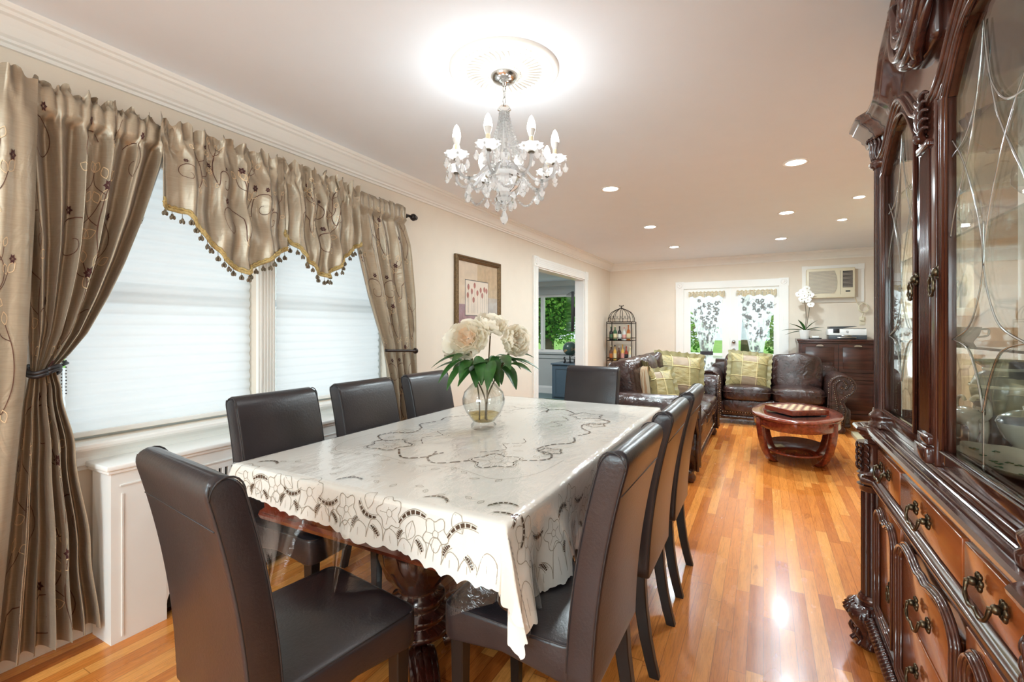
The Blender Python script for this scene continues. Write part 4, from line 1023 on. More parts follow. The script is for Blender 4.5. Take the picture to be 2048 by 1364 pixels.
m = MB(); m.lathe([(.006, -.16), (.02, -.165), (.03, -.18), (.012, -.19), (.012, -.22), (.02, -.24), (.013, -.26), (.013, -.36), (.03, -.38), (.02, -.41), (.03, -.43), (.055, -.455), (.085, -.475), (.07, -.49), (.075, -.50), (.06, -.53), (.03, -.555), (.025, -.57), (.045, -.585), (.04, -.60), (.0, -.615)], 24, flute=lambda rr, z, a: rr * (1 + .06 * abs(math.sin(a * 6))), smooth=False)
m.build('centre_column', M['crystal'], r)
ZA = -.445
def drop(mb, p, s=1.0):
    p = Vector(p); mb.ball(p + V(0, 0, -.008 * s), .006 * s, 6, 5); mb.lathe([(0, -.018 * s), (.004 * s, -.022 * s), (.013 * s, -.042 * s), (.0125 * s, -.050 * s), (.006 * s, -.060 * s), (0, -.063 * s)], 8, T=Matrix.Translation(p), smooth=False)
top = V(0, 0, -.185)
for k in range(8):
    a = 2 * PI * k / 8 + .22; ca, sa = math.cos(a), math.sin(a); E_ = V(.232 * ca, .232 * sa, 0)
    arm = thing_arm = MB()
    prof = smooth_path([(.02, 0, -.47), (.06, 0, -.44), (.10, 0, -.462), (.14, 0, -.505), (.19, 0, -.515), (.225, 0, -.49), (.232, 0, -.452)], 5)
    pp = [(p.x * ca, p.x * sa, p.z) for p in prof]; arm.tube(pp, .0068, 7)
    ao = arm.build('arm', M['crystal'], r)
    b = MB(); T = Matrix.Translation(E_)
    b.lathe([(.008, ZA), (.018, ZA + .002), (.036, ZA + .012), (.050, ZA + .026)], 20, T=T, cap=False, smooth=False, flute=lambda rr, z, t: rr * (1 + .10 * math.cos(t * 10) * (z - ZA) / .026))
    for q_ in range(5): t = q_ * 2 * PI / 5 + a; drop(b, E_ + V(.047 * math.cos(t), .047 * math.sin(t), ZA + .018), 1.0)
    b.build('bobeche', M['crystal'], ao)
    MB().lathe([(.014, ZA - .004), (.014, ZA), (0, ZA)], 12, T=T).build('cup', M['antique'], ao)
    MB().lathe([(.0095, ZA), (.0095, ZA + .062)], 14, T=T).build('candle_sleeve', M['candle'], ao)
    MB().lathe([(.0095, ZA + .062), (.0125, ZA + .070), (.0165, ZA + .082), (.0178, ZA + .092)], 16, T=T, cap=False).build('bulb_base', M['bulbbase'], ao)
    MB().lathe([(.0178, ZA + .092), (.0175, ZA + .104), (.014, ZA + .124), (.008, ZA + .140), (.002, ZA + .148), (0, ZA + .149)], 16, T=T, cap=False).build('bulb', M['bulb'], ao)
    # strands from crown to rim, and garlands between arms
    s_ = MB()
    for i in range(17):
        t = i / 16; rr = .022 + .075 * t ** 1.5; s_.ball((rr * math.cos(a), rr * math.sin(a), -.195 - .235 * t + .02 * t * t), .0052 + .003 * t, 6, 5)
        a2 = a + PI / 8; s_.ball(((rr * .8) * math.cos(a2), (rr * .8) * math.sin(a2), -.195 - .22 * t), .0045 + .002 * t, 6, 5)
    s_.build('bead_strand', M['crystal'], r)
    g_ = MB(); a2 = a + 2 * PI / 8
    for i in range(15):
        t = i / 14; aa = lerp(a, a2, t); rr = .175; sag = 4 * t * (1 - t); g_.ball((rr * math.cos(aa), rr * math.sin(aa), -.515 - .065 * sag), .0062, 6, 5)
    g_.build('garland', M['crystal'], r)
    for q0 in ((.175 * math.cos(a), .175 * math.sin(a), -.52), (.09 * math.cos(a2 - .2), .09 * math.sin(a2 - .2), -.50)):
        g_ = MB(); drop(g_, q0, 1.1); g_.build('crystal_drop', M['crystal'], r)
    lamp('bulb_light', 'POINT', (CX + E_.x, CYY + E_.y, CZ + ZA + .115), 2.9, (.86, .95, .98), radius=.02)
m = MB(); drop(m, (0, 0, -.605), 1.5)
for k in range(6): a = k * PI / 3; drop(m, (.035 * math.cos(a), .035 * math.sin(a), -.575), 1.0)
m.build('bottom_drop', M['crystal'], r)
# ------------------------------------------------------------ china hutch
M['hut'] = wood('cherry_hutch_wood', lin((66, 34, 26)), lin((94, 52, 39)), .17, .8, 2)
M['hutp'] = wood('cherry_panel_floor_lit', lin((156, 84, 42)), lin((176, 98, 52)), .2, .6, 1, .7)  # orange floor reflection is put into this copy of the dark cherry
M['carve'] = wood('dark_cherry_carved', lin((46, 24, 20)), lin((84, 44, 34)), .26, .5, 2)
M['mirror'] = plain('mirror_back', lin((225, 225, 222)), .02, 1.0, var=0)
M['doorglass'] = thin_glass('hutch_door_glass', (.98, .99, .98, 1), 1.5, .8, 0)
M['bevel'] = thin_glass('bevelled_edge_glass', (.84, .93, .92, 1), 1.6, 1.2, .42, .12)
YC = 1.645; HO = V(.62, YC, 0)
hutch = thing('china_hutch', 'tall carved cherry china hutch with two arched glass doors at the right', 'china cabinet', HO)
def hb(mb, name, mat, parent=hutch, sub=None):
    mb.v = [v - HO for v in mb.v]; return mb.build(name, mat, parent)
XF, XU, XB = .385, .412, .875
def both(fn):
    for s_ in (1, -1): fn(s_)
# carcass, plinth, ledge
m = MB(); m.box((XF + .012, YC - .70, .14), (XB, YC + .70, .815)); hb(m, 'lower_body', M['carve'])
led = [(0, -.064), (.006, -.062), (.008, -.050), (.020, -.044), (.022, -.034), (.034, -.028), (.036, -.018), (.044, -.014), (.046, -.006), (.041, .002), (.031, .002), (.028, -.003), (.022, -.003), (.019, .004), (.008, .005), (.005, -.001), (-.002, -.001), (-.006, .003), (-.014, .003), (-.018, 0), (-.05, 0)]
yE = .765
pth = [(XB, yE), (.43, yE), (XF + .012, yE - .005), (.372, yE - .03), (.372, yE - .095), (XF + .012, yE - .12), (XF + .012, -(yE - .12)), (.372, -(yE - .095)), (.372, -(yE - .03)), (XF + .012, -(yE - .005)), (.43, -yE), (XB, -yE)]
pth = [(x, YC + y, .878) for x, y in pth]
m = MB(); m.sweep(led, pth); 
xs_ = [p for p in pth]; m.add([(p[0], p[1], .876) for p in pth], [tuple(range(len(pth)))]); hb(m, 'ledge', M['hut'])
bead = [(0, .64), (.008, .642), (.012, .650), (.024, .656), (.026, .668), (.018, .678), (.010, .680), (.008, .688), (0, .690)]
pb = [(XB, yE - .03), (.42, yE - .03), (.366, yE - .05), (.366, yE - .10), (XF + .01, yE - .125), (XF + .01, -(yE - .125)), (.366, -(yE - .10)), (.366, -(yE - .05)), (.42, -(yE - .03)), (XB, -(yE - .03))]
m = MB(); m.sweep(bead, [(x, YC + y) for x, y in pb], smooth=True); hb(m, 'waist_moulding', M['hut'])
bs = [(0, .165), (.012, .160), (.022, .150), (.024, .120), (.016, .108), (.03, .100), (.03, .085), (0, .08)]
m = MB(); m.sweep(bs, [(x, YC + y) for x, y in pb]); hb(m, 'base_moulding', M['carve'])
# gadrooned rope along the base
m = MB(); k = 0
for y_ in [-.62 + i * .0225 for i in range(55)]:
    m.tube([(XF - .012, YC + y_, .155), (XF - .030, YC + y_ + .010, .135), (XF - .026, YC + y_ + .022, .108)], [.008, .0105, .007], 6)
hb(m, 'gadroon_rope', M['carve'])
def scroll_leaf(m, T, n=5, L=.10, w_=.03):
    for i in range(n):
        t = (i - (n - 1) / 2) / ((n - 1) / 2)
        m.tube([T @ V(t * w_ * .35, 0, 0), T @ V(t * w_ * .8, .010, L * .45), T @ V(t * w_ * 1.1, .014, L * .8), T @ V(t * w_ * 1.25, .022 - abs(t) * .008, L * (1 - .12 * abs(t)))], [.0075, .0085, .0075, .003], 6)
def corner(s_):
    y0 = YC + s_ * .697
    m = MB(); m.lathe([(.036, .205), (.036, .62)], 48, T=TR((.383, y0, 0)), flute=lambda r_, z, a: r_ * (1 - .10 * abs(math.sin(a * 8)) ** 1.5), smooth=False)
    hb(m, 'lower_column', M['carve'])
    m = MB(); m.lathe([(.044, .165), (.044, .178), (.050, .184), (.044, .196), (.038, .205)], 24, T=TR((.383, y0, 0))); hb(m, 'column_base', M['hut']); m = MB(); m.lathe([(.037, .618), (.043, .624), (.043, .636), (.050, .645)], 24, T=TR((.383, y0, 0)))
    hb(m, 'column_collar', M['hut']); m = MB(); m.lathe([(.050, .690), (.044, .698), (.040, .71), (.040, .80), (.05, .815)], 24, T=TR((.383, y0, 0)))
    hb(m, 'column_neck', M['hut'])
    m = MB()
    for j in range(4):
        for q_ in range(5):
            a = PI + (q_ - 2) * .55; T = TR((.383 + .038 * math.cos(a), y0 + .038 * math.sin(a), .700 + .026 * j), rz=a - PI / 2)
            m.tube(smooth_path([T @ V(.010, .002, 0), T @ V(-.004, .010, .010), T @ V(-.004, .012, .024), T @ V(.008, .010, .032), T @ V(.012, .004, .024)], 3), [.002, .003, .0035, .0045, .005, .005, .005, .0045, .004, .0035, .003, .0025, .002], 6)
    hb(m, 'acanthus_capital', M['carve'])
    # carved foot
    m = MB(); fx = .372; 
    rr_ = []
    for z_, w1, o in ((0, .050, .0), (.02, .056, .004), (.045, .050, .0), (.085, .060, .012), (.125, .075, .020), (.155, .070, .016), (.168, .056, .0)):
        rr_.append([(fx + .02 - o + p, y0 + q_, z_) for p, q_ in rrect(w1, w1 * 1.05, w1 * .6, 4)])
    loft(m, rr_)
    for j in range(13):
        a = PI * .45 + j * PI * 1.1 / 12
        m.tube([(fx + .02 + .066 * math.cos(a), y0 + .066 * math.sin(a), .165), (fx + .015 + .092 * math.cos(a + .06), y0 + .092 * math.sin(a + .06), .135), (fx + .02 + .072 * math.cos(a + .12), y0 + .072 * math.sin(a + .12), .095)], [.007, .011, .006], 6)
    for j in range(5):
        a = PI * .6 + j * PI * .8 / 4
        m.tube(smooth_path([(fx + .02 + .058 * math.cos(a), y0 + .058 * math.sin(a), .095), (fx + .015 + .074 * math.cos(a), y0 + .074 * math.sin(a), .065), (fx + .02 + .060 * math.cos(a), y0 + .060 * math.sin(a), .035), (fx + .015 + .072 * math.cos(a), y0 + .072 * math.sin(a), .012)], 3), .009, 6)
    hb(m, 'carved_foot', M['carve'])
both(corner)
def bail(y_, z_, parent, x_=None, wd=.055):
    x_ = x_ or XF - .004; m = MB()
    for s_ in (-1, 1):
        c_ = V(x_ - .004, y_ + s_ * wd, z_)
        for j in range(6): a = j * PI / 3; m.ball(c_ + V(0, .011 * math.cos(a), .013 * math.sin(a)), (.005, .007, .008), 6, 5)
        m.ball(c_ + V(-.010, 0, 0), .009, 8, 6); m.tube([c_, c_ + V(-.022, 0, 0)], .004, 6)
    pts = smooth_path([(x_ - .022, y_ - wd, z_), (x_ - .026, y_ - wd * .92, z_ - .022), (x_ - .027, y_ - wd * .5, z_ - .036), (x_ - .027, y_, z_ - .030), (x_ - .027, y_ + wd * .5, z_ - .036), (x_ - .026, y_ + wd * .92, z_ - .022), (x_ - .022, y_ + wd, z_)], 4)
    m.tube(pts, [.0032 + .0014 * abs(math.sin(i * .9)) for i in range(len(pts))], 7); return hb(m, 'handle', M['antique'], parent)
def ring_pull(y_, z_, parent, x_, R=.022):
    m = MB(); m.ball((x_ - .008, y_, z_ + .012), (.010, .010, .012), 8, 6)
    for j in range(5): a = j * 2 * PI / 5; m.ball((x_ - .003, y_ + .011 * math.cos(a), z_ + .012 + .014 * math.sin(a)), (.005, .006, .007), 6, 5)
    pts = [(x_ - .018, y_ + R * math.sin(a) * .8, z_ - R + R * math.cos(a) * 1.1) for a in [2 * PI * i / 30 for i in range(31)]]
    m.tube(pts, [.0034 + .0012 * math.sin(i * 1.6) for i in range(31)], 7); return hb(m, 'handle', M['antique'], parent)
def dr(y0, y1, z0, z1, name='drawer', handles=True):
    m = MB(); m.box((XF, YC + y0, z0), (XF + .02, YC + y1, z1), bev=.003); o = hb(m, name, M['hutp'])
    if handles: bail(YC + (y0 + y1) / 2, (z0 + z1) / 2 + .012, o, wd=min(.055, (y1 - y0) * .22))
    return o
for a, b in ((-.262, .262), (.278, .60), (-.60, -.278)): dr(a, b, .700, .808)
for z0, z1 in ((.405, .565), (.195, .395)): dr(-.235, .235, z0, z1)
def bow(y0, y1, z, h):  # cupid's-bow arch from y0 to y1
    return [(y0, z - .05), (y0, z - .03), (lerp(y0, y1, .05), z), (lerp(y0, y1, .16), z + h), (lerp(y0, y1, .30), z + h * .8), (lerp(y0, y1, .42), z + h * .05), (lerp(y0, y1, .5), z + h * .25), (lerp(y0, y1, .58), z + h * .05), (lerp(y0, y1, .70), z + h * .8), (lerp(y0, y1, .84), z + h), (lerp(y0, y1, .95), z), (y1, z - .03), (y1, z - .05)]
def arch_panel(y0, y1, z0, z, parent):
    m = MB(); pts = smooth_path([(0, a, b) for a, b in bow(y0, y1, z, .020)], 8)
    pts = [V(0, y0, z0), V(0, y0, lerp(z0, z, .5))] + pts + [V(0, y1, lerp(z0, z, .5)), V(0, y1, z0), V(0, (y0 + y1) / 2, z0), V(0, y0, z0)]
    for dx, r_, off in ((-.006, .0085, 0), (-.014, .0055, .0), (-.003, .006, .012), (-.003, .005, -.010)):
        P2 = []
        for i, p in enumerate(pts):
            t = pts[min(i + 1, len(pts) - 1)] - pts[max(i - 1, 0)]; n_ = V(0, t.z, -t.y); n_ = n_.normalized() if n_.length > 1e-6 else n_
            P2.append(V(XF + dx, YC + p.y + n_.y * off, p.z + n_.z * off))
        m.tube(P2, r_, 7)
    return hb(m, 'arched_moulding', M['hut'], parent)
arch_panel(-.25, .25, .185, .588, hutch)
for s_ in (1, -1):
    y0, y1 = sorted((s_ * .280, s_ * .60)); m = MB(); m.box((XF + .002, YC + y0, .19), (XF + .02, YC + y1, .625), bev=.003); o = hb(m, 'door', M['hutp'])
    arch_panel(y0 + .025, y1 - .025, .215, .575, o); ring_pull(YC + s_ * .34, .40, o, XF)
# upper case
YC = 1.70
GA = [(.13, 1.855), (.17, 1.90), (.24, 1.965), (.32, 1.992), (.40, 1.975), (.49, 1.92), (.57, 1.855)]
HD = [(0, 1.885), (.07, 1.890), (.13, 1.915), (.20, 1.975), (.27, 2.025), (.33, 2.035), (.41, 2.005), (.47, 1.965), (.53, 1.935), (.64, 1.93)]
TP = [(0, 2.32), (.12, 2.285), (.20, 2.245), (.30, 2.205), (.35, 2.15), (.39, 2.105), (.45, 2.092), (.72, 2.095)]
ga = spl(GA); hd = spl(HD); tp = spl(TP)
m = MB(); m.box((XU - .012, YC - .66, .878), (XB, YC + .66, .905), bev=.004)                # base
m.box((XU, YC - .62, .905), (XU + .02, YC + .62, .915)); m.box((XU + .02, YC - .63, 1.96), (XB, YC + .63, 1.98)); m.box((XU + .01, YC - .63, .905), (XB, YC + .63, .925))
for s_ in (1, -1):
    m.box((XB - .05, YC + s_ * .625, .905), (XB, YC + s_ * .645, 1.98)); m.box((XU + .02, YC + s_ * .625, .905), (XU + .06, YC + s_ * .645, 1.98)); m.box((XU + .02, YC + s_ * .625, .905), (XB, YC + s_ * .645, .955)); m.box((XU + .02, YC + s_ * .625, 1.92), (XB, YC + s_ * .645, 1.98))
hb(m, 'upper_case', M['hut'])
m = MB(); m.box((XB - .012, YC - .63, .905), (XB, YC + .63, 1.98)); hb(m, 'mirror_back', M['mirror'])
for s_ in (1, -1): m = MB(); m.box((XU + .06, YC + s_ * .633, .955), (XB - .05, YC + s_ * .637, 1.92)); hb(m, 'side_glass', M['doorglass'])
# frieze between header and cornice, and door heads
def strip(m, fa, fb, y0, y1, x0, n=60):
    g_ = lambda x: (lambda u, v: (x, YC + lerp(y0, y1, u), lerp(fa(lerp(y0, y1, u)), fb(lerp(y0, y1, u)), v)))
    m.grid(g_(x0), n, 1, smooth=False, flip=True); m.grid(g_(x0 + .022), n, 1, smooth=False)
    m.grid(lambda u, v: (x0 + .022 * v, YC + lerp(y0, y1, u), fa(lerp(y0, y1, u))), n, 1, smooth=False)
    return m
m = MB(); strip(m, lambda y: hd(y), lambda y: tp(y) - .02, -.64, .64, XU - .002, 100); hb(m, 'pediment_frieze', M['hut'])
m = MB()
for dx, r_, dz in ((-.008, .011, 0), (-.018, .007, .004), (-.004, .007, -.012), (-.004, .008, .016)): m.tube([(XU + dx, YC + y, hd(y) + dz) for y in [-.60 + 1.2 * i / 90 for i in range(91)]], r_, 7)
hb(m, 'header_moulding', M['hut'])
cp = [(0, -.085), (-.008, -.082), (-.012, -.066), (-.022, -.058), (-.026, -.046), (-.048, -.026), (-.054, -.020), (-.056, -.010), (-.066, -.006), (-.066, .004), (-.05, .008), (.06, .008)]
ys_ = [-.72 + 1.44 * i / 120 for i in range(121)]; m = MB(); k = len(cp); vs = []
for y in ys_:
    e = sm(abs(y), [(.50, 0), (.57, 1)]); zz = tp(y); dzz = (tp(abs(y) + .004) - tp(abs(y) - .004)) / .008; 
    for (o, z) in cp: vs.append((XU + o - .028 * e, YC + y, zz + z * min(1.6, math.sqrt(1 + dzz * dzz))))
m.add(vs, [(i * k + j, (i + 1) * k + j, (i + 1) * k + j + 1, i * k + j + 1) for i in range(120) for j in range(k - 1)], 0, True)
for s_ in (1, -1):
    b_ = MB(); b_.sweep([(-o if o < 0 else 0, z) for o, z in cp[:-1]] , [(XU - .02, YC + s_ * .66, 2.095), (XB, YC + s_ * .66, 2.095)] if s_ < 0 else [(XB, YC + s_ * .66, 2.095), (XU - .02, YC + s_ * .66, 2.095)]); m.add(b_.v, b_.f, 0)
    i0 = 0 if s_ < 0 else 120; m.add([vs[i0 * k + j] for j in range(k)], [tuple(range(k))])
m.box((XU - .0, YC - .66, 1.98), (XB, YC + .66, 2.085)); hb(m, 'cornice', M['hut'])
# crest
m = MB(); c0 = V(XU - .03, YC, 2.12)
for j in range(7):
    R1 = .055 + j * .019; z_ = 2.20 + j * .002
    pts = [(XU - .035 - .018 * math.sin((i / 20) * PI) - (.012 if j % 2 else 0), YC + R1 * 1.05 * math.sin(a) * (1 - .15 * (j == 6)), z_ - R1 * 1.05 * math.cos(a)) for i, a in enumerate([-2.5 + 5.0 * i / 20 for i in range(21)])]
    m.tube(pts, [.006 + .007 * math.sin(PI * i / 20) for i in range(21)], 7)
m.ball((XU - .045, YC, 2.14), (.030, .045, .055), 14, 10)
for s_ in (1, -1):
    for j in range(5):
        a = .5 + j * .35; m.tube(smooth_path([(XU - .06, YC + s_ * .01, 2.11), (XU - .075, YC + s_ * (.03 + .01 * j), 2.13 + .035 * j * .6), (XU - .05, YC + s_ * (.03 + .02 * j), 2.20 + .012 * j)], 4), [.012 * (1 - .6 * i / 8) + .002 for i in range(9)], 7)
    m.tube(smooth_path([(XU - .03, YC + s_ * .005, 2.02), (XU - .045, YC + s_ * .05, 2.035), (XU - .045, YC + s_ * .10, 2.08), (XU - .035, YC + s_ * .135, 2.13)], 5), [.008 + .010 * math.sin(PI * i / 15) for i in range(16)], 8)
m.box((XU - .03, YC - .10, 2.03), (XU + .01, YC + .10, 2.36), bev=.02)
for z_ in (2.02, 2.03): m.ball((XU - .035, YC, z_), (.018, .025, .014), 10, 6)
hb(m, 'carved_crest', M['carve'])
# corner columns and centre pilaster of the upper case
def upcol(s_):
    y0 = YC + s_ * .622
    m = MB(); m.lathe([(.030, .955), (.030, 1.915)], 48, T=TR((XU + .004, y0, 0)), flute=lambda r_, z, a: r_ * (1 - .12 * abs(math.sin(a * 8)) ** 1.5), smooth=False); hb(m, 'upper_column', M['carve'])
    m = MB()
    for pr_ in ([(.046, .880), (.046, .898), (.038, .906), (.044, .918), (.044, .930), (.034, .940), (.031, .955)], [(.031, 1.900), (.040, 1.908), (.046, 1.918), (.040, 1.928), (.033, 1.934), (.034, 2.02), (.046, 2.04)]): m = MB(); m.lathe(pr_, 28, T=TR((XU + .002, y0, 0))); hb(m, 'column_base' if pr_[0][1] < 1 else 'column_collar', M['hut'])
    m = MB()
    for j in range(7):
        a = PI + (j - 3) * .36; T = TR((XU + .002 + .031 * math.cos(a), y0 + .031 * math.sin(a), 1.935), rz=a - PI / 2)
        m.tube(smooth_path([T @ V(0, 0, 0), T @ V(.002, .006, .03), T @ V(-.004, .006, .06), T @ V(.004, .014, .085), T @ V(.002, .020, .074)], 3), [.0065] * 10 + [.004] * 3, 6)
    hb(m, 'acanthus_capital', M['carve'])
both(upcol)
m = MB(); m.box((XU - .012, YC - .075, .905), (XU + .02, YC + .075, 1.93), bev=.004)
hb(m, 'centre_pilaster', M['hut'])
m = MB()
for j in range(7): yy = YC - .036 + j * .012; m.tube([(XU - .013, yy, .985), (XU - .013, yy, 1.76)], .0046, 6)
hb(m, 'fluting', M['carve'])
m = MB(); m.box((XU - .028, YC - .055, .905), (XU - .008, YC + .055, .948), bev=.005); hb(m, 'pilaster_block', M['hut']); m = MB(); m.box((XU - .022, YC - .048, .955), (XU - .008, YC + .048, .978), bev=.004); hb(m, 'pilaster_collar', M['hut']); m = MB(); m.box((XU - .024, YC - .05, 1.765), (XU - .008, YC + .05, 1.785), bev=.004)
hb(m, 'pilaster_block', M['hut'])
m = MB()
for j in range(5):
    for s_ in (1, -1):
        z_ = 1.79 + .024 * j; m.tube(smooth_path([(XU - .014, YC + s_ * .002, z_), (XU - .028, YC + s_ * .016, z_ + .018), (XU - .026, YC + s_ * .034, z_ + .030), (XU - .018, YC + s_ * .046, z_ + .024)], 3), [.0085, .0085, .008, .008, .0075, .007, .006, .005, .004, .003], 6)
m.tube([(XU - .02, YC, 1.785), (XU - .03, YC, 1.85), (XU - .022, YC, 1.92)], [.006, .010, .006], 7); m.ball((XU - .028, YC, 1.80), .014, 8, 6)
hb(m, 'acanthus_capital', M['carve'])
def updoor(s_):
    ya, yb, gyA, gyB = .078, .605, .125, .572
    m = MB(); x0, x1 = XU - .004, XU + .018
    def bx(a, b, z0, z1): m.box((x0, YC + min(s_ * a, s_ * b), z0), (x1, YC + max(s_ * a, s_ * b), z1), bev=.002)
    bx(ya, gyA, .918, 1.86); bx(gyB, yb, .918, 1.86); bx(gyA - .002, gyB + .002, .918, .955)
    def th(y): return ga(y) if gyA <= abs(y) <= gyB else 1.855
    a, b = sorted((s_ * ya, s_ * yb)); strip(m, th, lambda y: hd(y) + .005, a, b, x0, 80)
    d = hb(m, 'glass_door', M['hut'])
    m = MB()
    out = [(s_ * gyA, .955)] + [(s_ * lerp(gyA, gyB, i / 30), ga(lerp(gyA, gyB, i / 30))) for i in range(31)] + [(s_ * gyB, .955), (s_ * gyA, .955)]
    for r_, dx, sc_ in ((.006, -.008, 1), (.0042, -.004, .97), (.004, -.012, 1.02)):
        cy_ = s_ * (gyA + gyB) / 2; m.tube([(XU + dx, YC + cy_ + (p[0] - cy_) * sc_, p[1] + (.004 if p[1] < 1 else -.0) * (sc_ < 1)) for p in out], r_, 6)
    hb(m, 'glazing_bead', M['hut'], d)
    m = MB(); pl = [(YC + s_ * gyA, .95)] + [(YC + s_ * lerp(gyA, gyB, i / 30), ga(lerp(gyA, gyB, i / 30)) + .004) for i in range(31)] + [(YC + s_ * gyB, .95)]
    n_ = len(pl); vs_ = [(XU + .006, p[0], p[1]) for p in pl] + [(XU + .010, p[0], p[1]) for p in pl]; m.add(vs_, [tuple(range(n_)), tuple(reversed(range(n_, 2 * n_)))]); hb(m, 'pane', M['doorglass'], d)
    m = MB(); c_ = YC + s_ * .337; W_ = .185
    def ln(pts):
        P2 = smooth_path([(XU + .003, c_ + p[0], p[1]) for p in pts], 8)
        lim = [(q_.x, min(max(q_.y, c_ - .21), c_ + .21), q_.z) for q_ in P2]; m.tube(lim, .0030, 5, ell=.5)
    for q_ in (1, -1):
        ln([(0, 1.405), (q_ * .025, 1.34), (q_ * .08, 1.275), (q_ * W_, 1.243)]); ln([(q_ * W_, 1.243), (q_ * .09, 1.225), (q_ * .035, 1.165), (0, 1.09)])
        ln([(0, 1.405), (q_ * .012, 1.47), (q_ * .05, 1.56), (q_ * .12, 1.67), (q_ * .19, 1.74)]); ln([(0, 1.93), (q_ * .03, 1.80), (q_ * .10, 1.72), (q_ * .19, 1.70)])
        ln([(0, 1.93), (-q_ * .02, 1.84), (-q_ * .07, 1.70), (-q_ * .17, 1.56), (-q_ * .20, 1.50)])
    ln([(0, 1.405), (0, 1.50)]); ln([(0, 1.12), (0, .965)])
    hb(m, 'etched_bevel', M['bevel'], d)
    ring_pull(YC + s_ * .100, 1.405, d, XU - .008, .024)
both(updoor)
SH = (1.225, 1.52, 1.78)
M['shelfglass'] = thin_glass('shelf_glass', (.86, .94, .92, 1), 1.5, 1.2, .03)
for z_ in SH: m = MB(); m.box((XU + .045, YC - .62, z_ - .006), (XB - .015, YC + .62, z_)); hb(m, 'shelf', M['shelfglass'])
# contents
def stem_glass(x, y, z, h, R, label, group, fl=0):
    r = thing('wine_glass' if not fl else 'goblet', label, 'glass', (x, y, z), group=group)
    MB().lathe([(R * .85, 0), (R * .8, .003), (.005, .008), (.004, h * .45), (R * .5, h * .52), (R * .98, h * .68), (R, h * .80), (R * .86, h)], 18, cap=False).build('glass_body', M['vase'], r)
gl = ['tall wine glasses on the top shelf of the hutch', 'stemmed glasses on the middle shelf of the hutch']
WG = ['first in front by the door frame', 'second row, nearest the camera', 'front row, nearest the camera', 'back row, behind the candle', 'in front at the far end', 'behind the crystal bowl', 'touching the far side glass']
for gi, (x, y, zi, h, R) in enumerate(((.55, 1.42, 2, .15, .034), (.62, 1.30, 2, .15, .034), (.55, 1.25, 2, .15, .034), (.66, 1.50, 2, .15, .034), (.54, 2.10, 2, .15, .034), (.64, 2.00, 2, .15, .034), (.56, 2.20, 2, .15, .034))):
    stem_glass(x, y, SH[zi], h, R, 'clear wine glass on the top hutch shelf, ' + WG[gi], gl[0])
MG = ['front row, nearest the camera', 'second row, just behind the front pair', 'front row, next to the pilaster', 'back row, nearest the camera', 'rear corner at the far end', 'front row behind the farther door', 'beside the far side glass', 'directly behind the pilaster']
for gi, (x, y) in enumerate(((.54, 1.30), (.62, 1.42), (.54, 1.52), (.66, 1.25), (.70, 2.10), (.56, 2.02), (.60, 2.20), (.54, 1.88))):
    stem_glass(x, y, SH[1], .13, .03, 'clear stemmed glass on the middle hutch shelf, ' + MG[gi], gl[1])
def crystal_bowl(x, y, z, R, h, label, name='crystal_bowl'):
    r = thing(name, label, 'bowl', (x, y, z))
    m = MB(); m.lathe([(R * .4, 0), (R * .35, .01), (R * .45, .02), (R * .8, h * .5), (R, h)], 36, cap=False, smooth=False, flute=lambda rr, zz, a: rr * (1 + .07 * math.cos(a * 9) * (zz / h)))
    for k in range(18):
        a = k * 2 * PI / 18; m.tube([(R * .46 * math.cos(a), R * .46 * math.sin(a), .025), (R * 1.0 * math.cos(a + .35), R * 1.0 * math.sin(a + .35), h * .95)], [.003, .005], 4)
    m.build('glass_body', M['crystal'], r)
crystal_bowl(.60, 1.84, SH[2], .085, .11, 'cut crystal bowl on the top shelf behind the nearer glass door')
crystal_bowl(.68, 1.66, SH[1], .07, .07, 'low cut crystal bowl on the middle shelf of the hutch')
r = thing('pillar_candle', 'cream pillar candle standing in the upper right corner of the hutch', 'candle', (.56, 1.345, SH[2]))
r.location = (.60, 1.56, SH[2]); MB().lathe([(.026, 0), (.027, .12), (.022, .125), (0, .122)], 24).build('wax', plain('cream_wax', lin((240, 230, 205)), .5), r); MB().tube([(0, 0, .12), (.001, 0, .132)], .0012, 5).build('wick', M['black'], r)
M['china'] = plain('ivory_china', lin((226, 216, 192)), .2, var=.03, coat=.4)
M['greyglaze'] = plain('grey_glazed_china', lin((134, 130, 124)), .25, var=.06, coat=.4)
M['shamrock'] = plain('green_shamrock_glaze', lin((66, 104, 58)), .3)
FZ = .925
r = thing('urn', 'large grey glazed urn behind the nearer glass door', 'urn', (.70, 2.13, FZ))
MB().lathe([(.05, 0), (.045, .01), (.05, .03), (.078, .10), (.085, .15), (.072, .19), (.050, .205), (.052, .215), (.075, .235), (.078, .24), (.066, .232), (.044, .205)], 32, cap=False).build('urn_body', M['greyglaze'], r)
MB().lathe([(.086, .150), (.0875, .155), (.086, .160)], 32, cap=False).lathe([(.052, .206), (.055, .211), (.052, .216)], 32, cap=False).build('rim_band', M['china'], r)
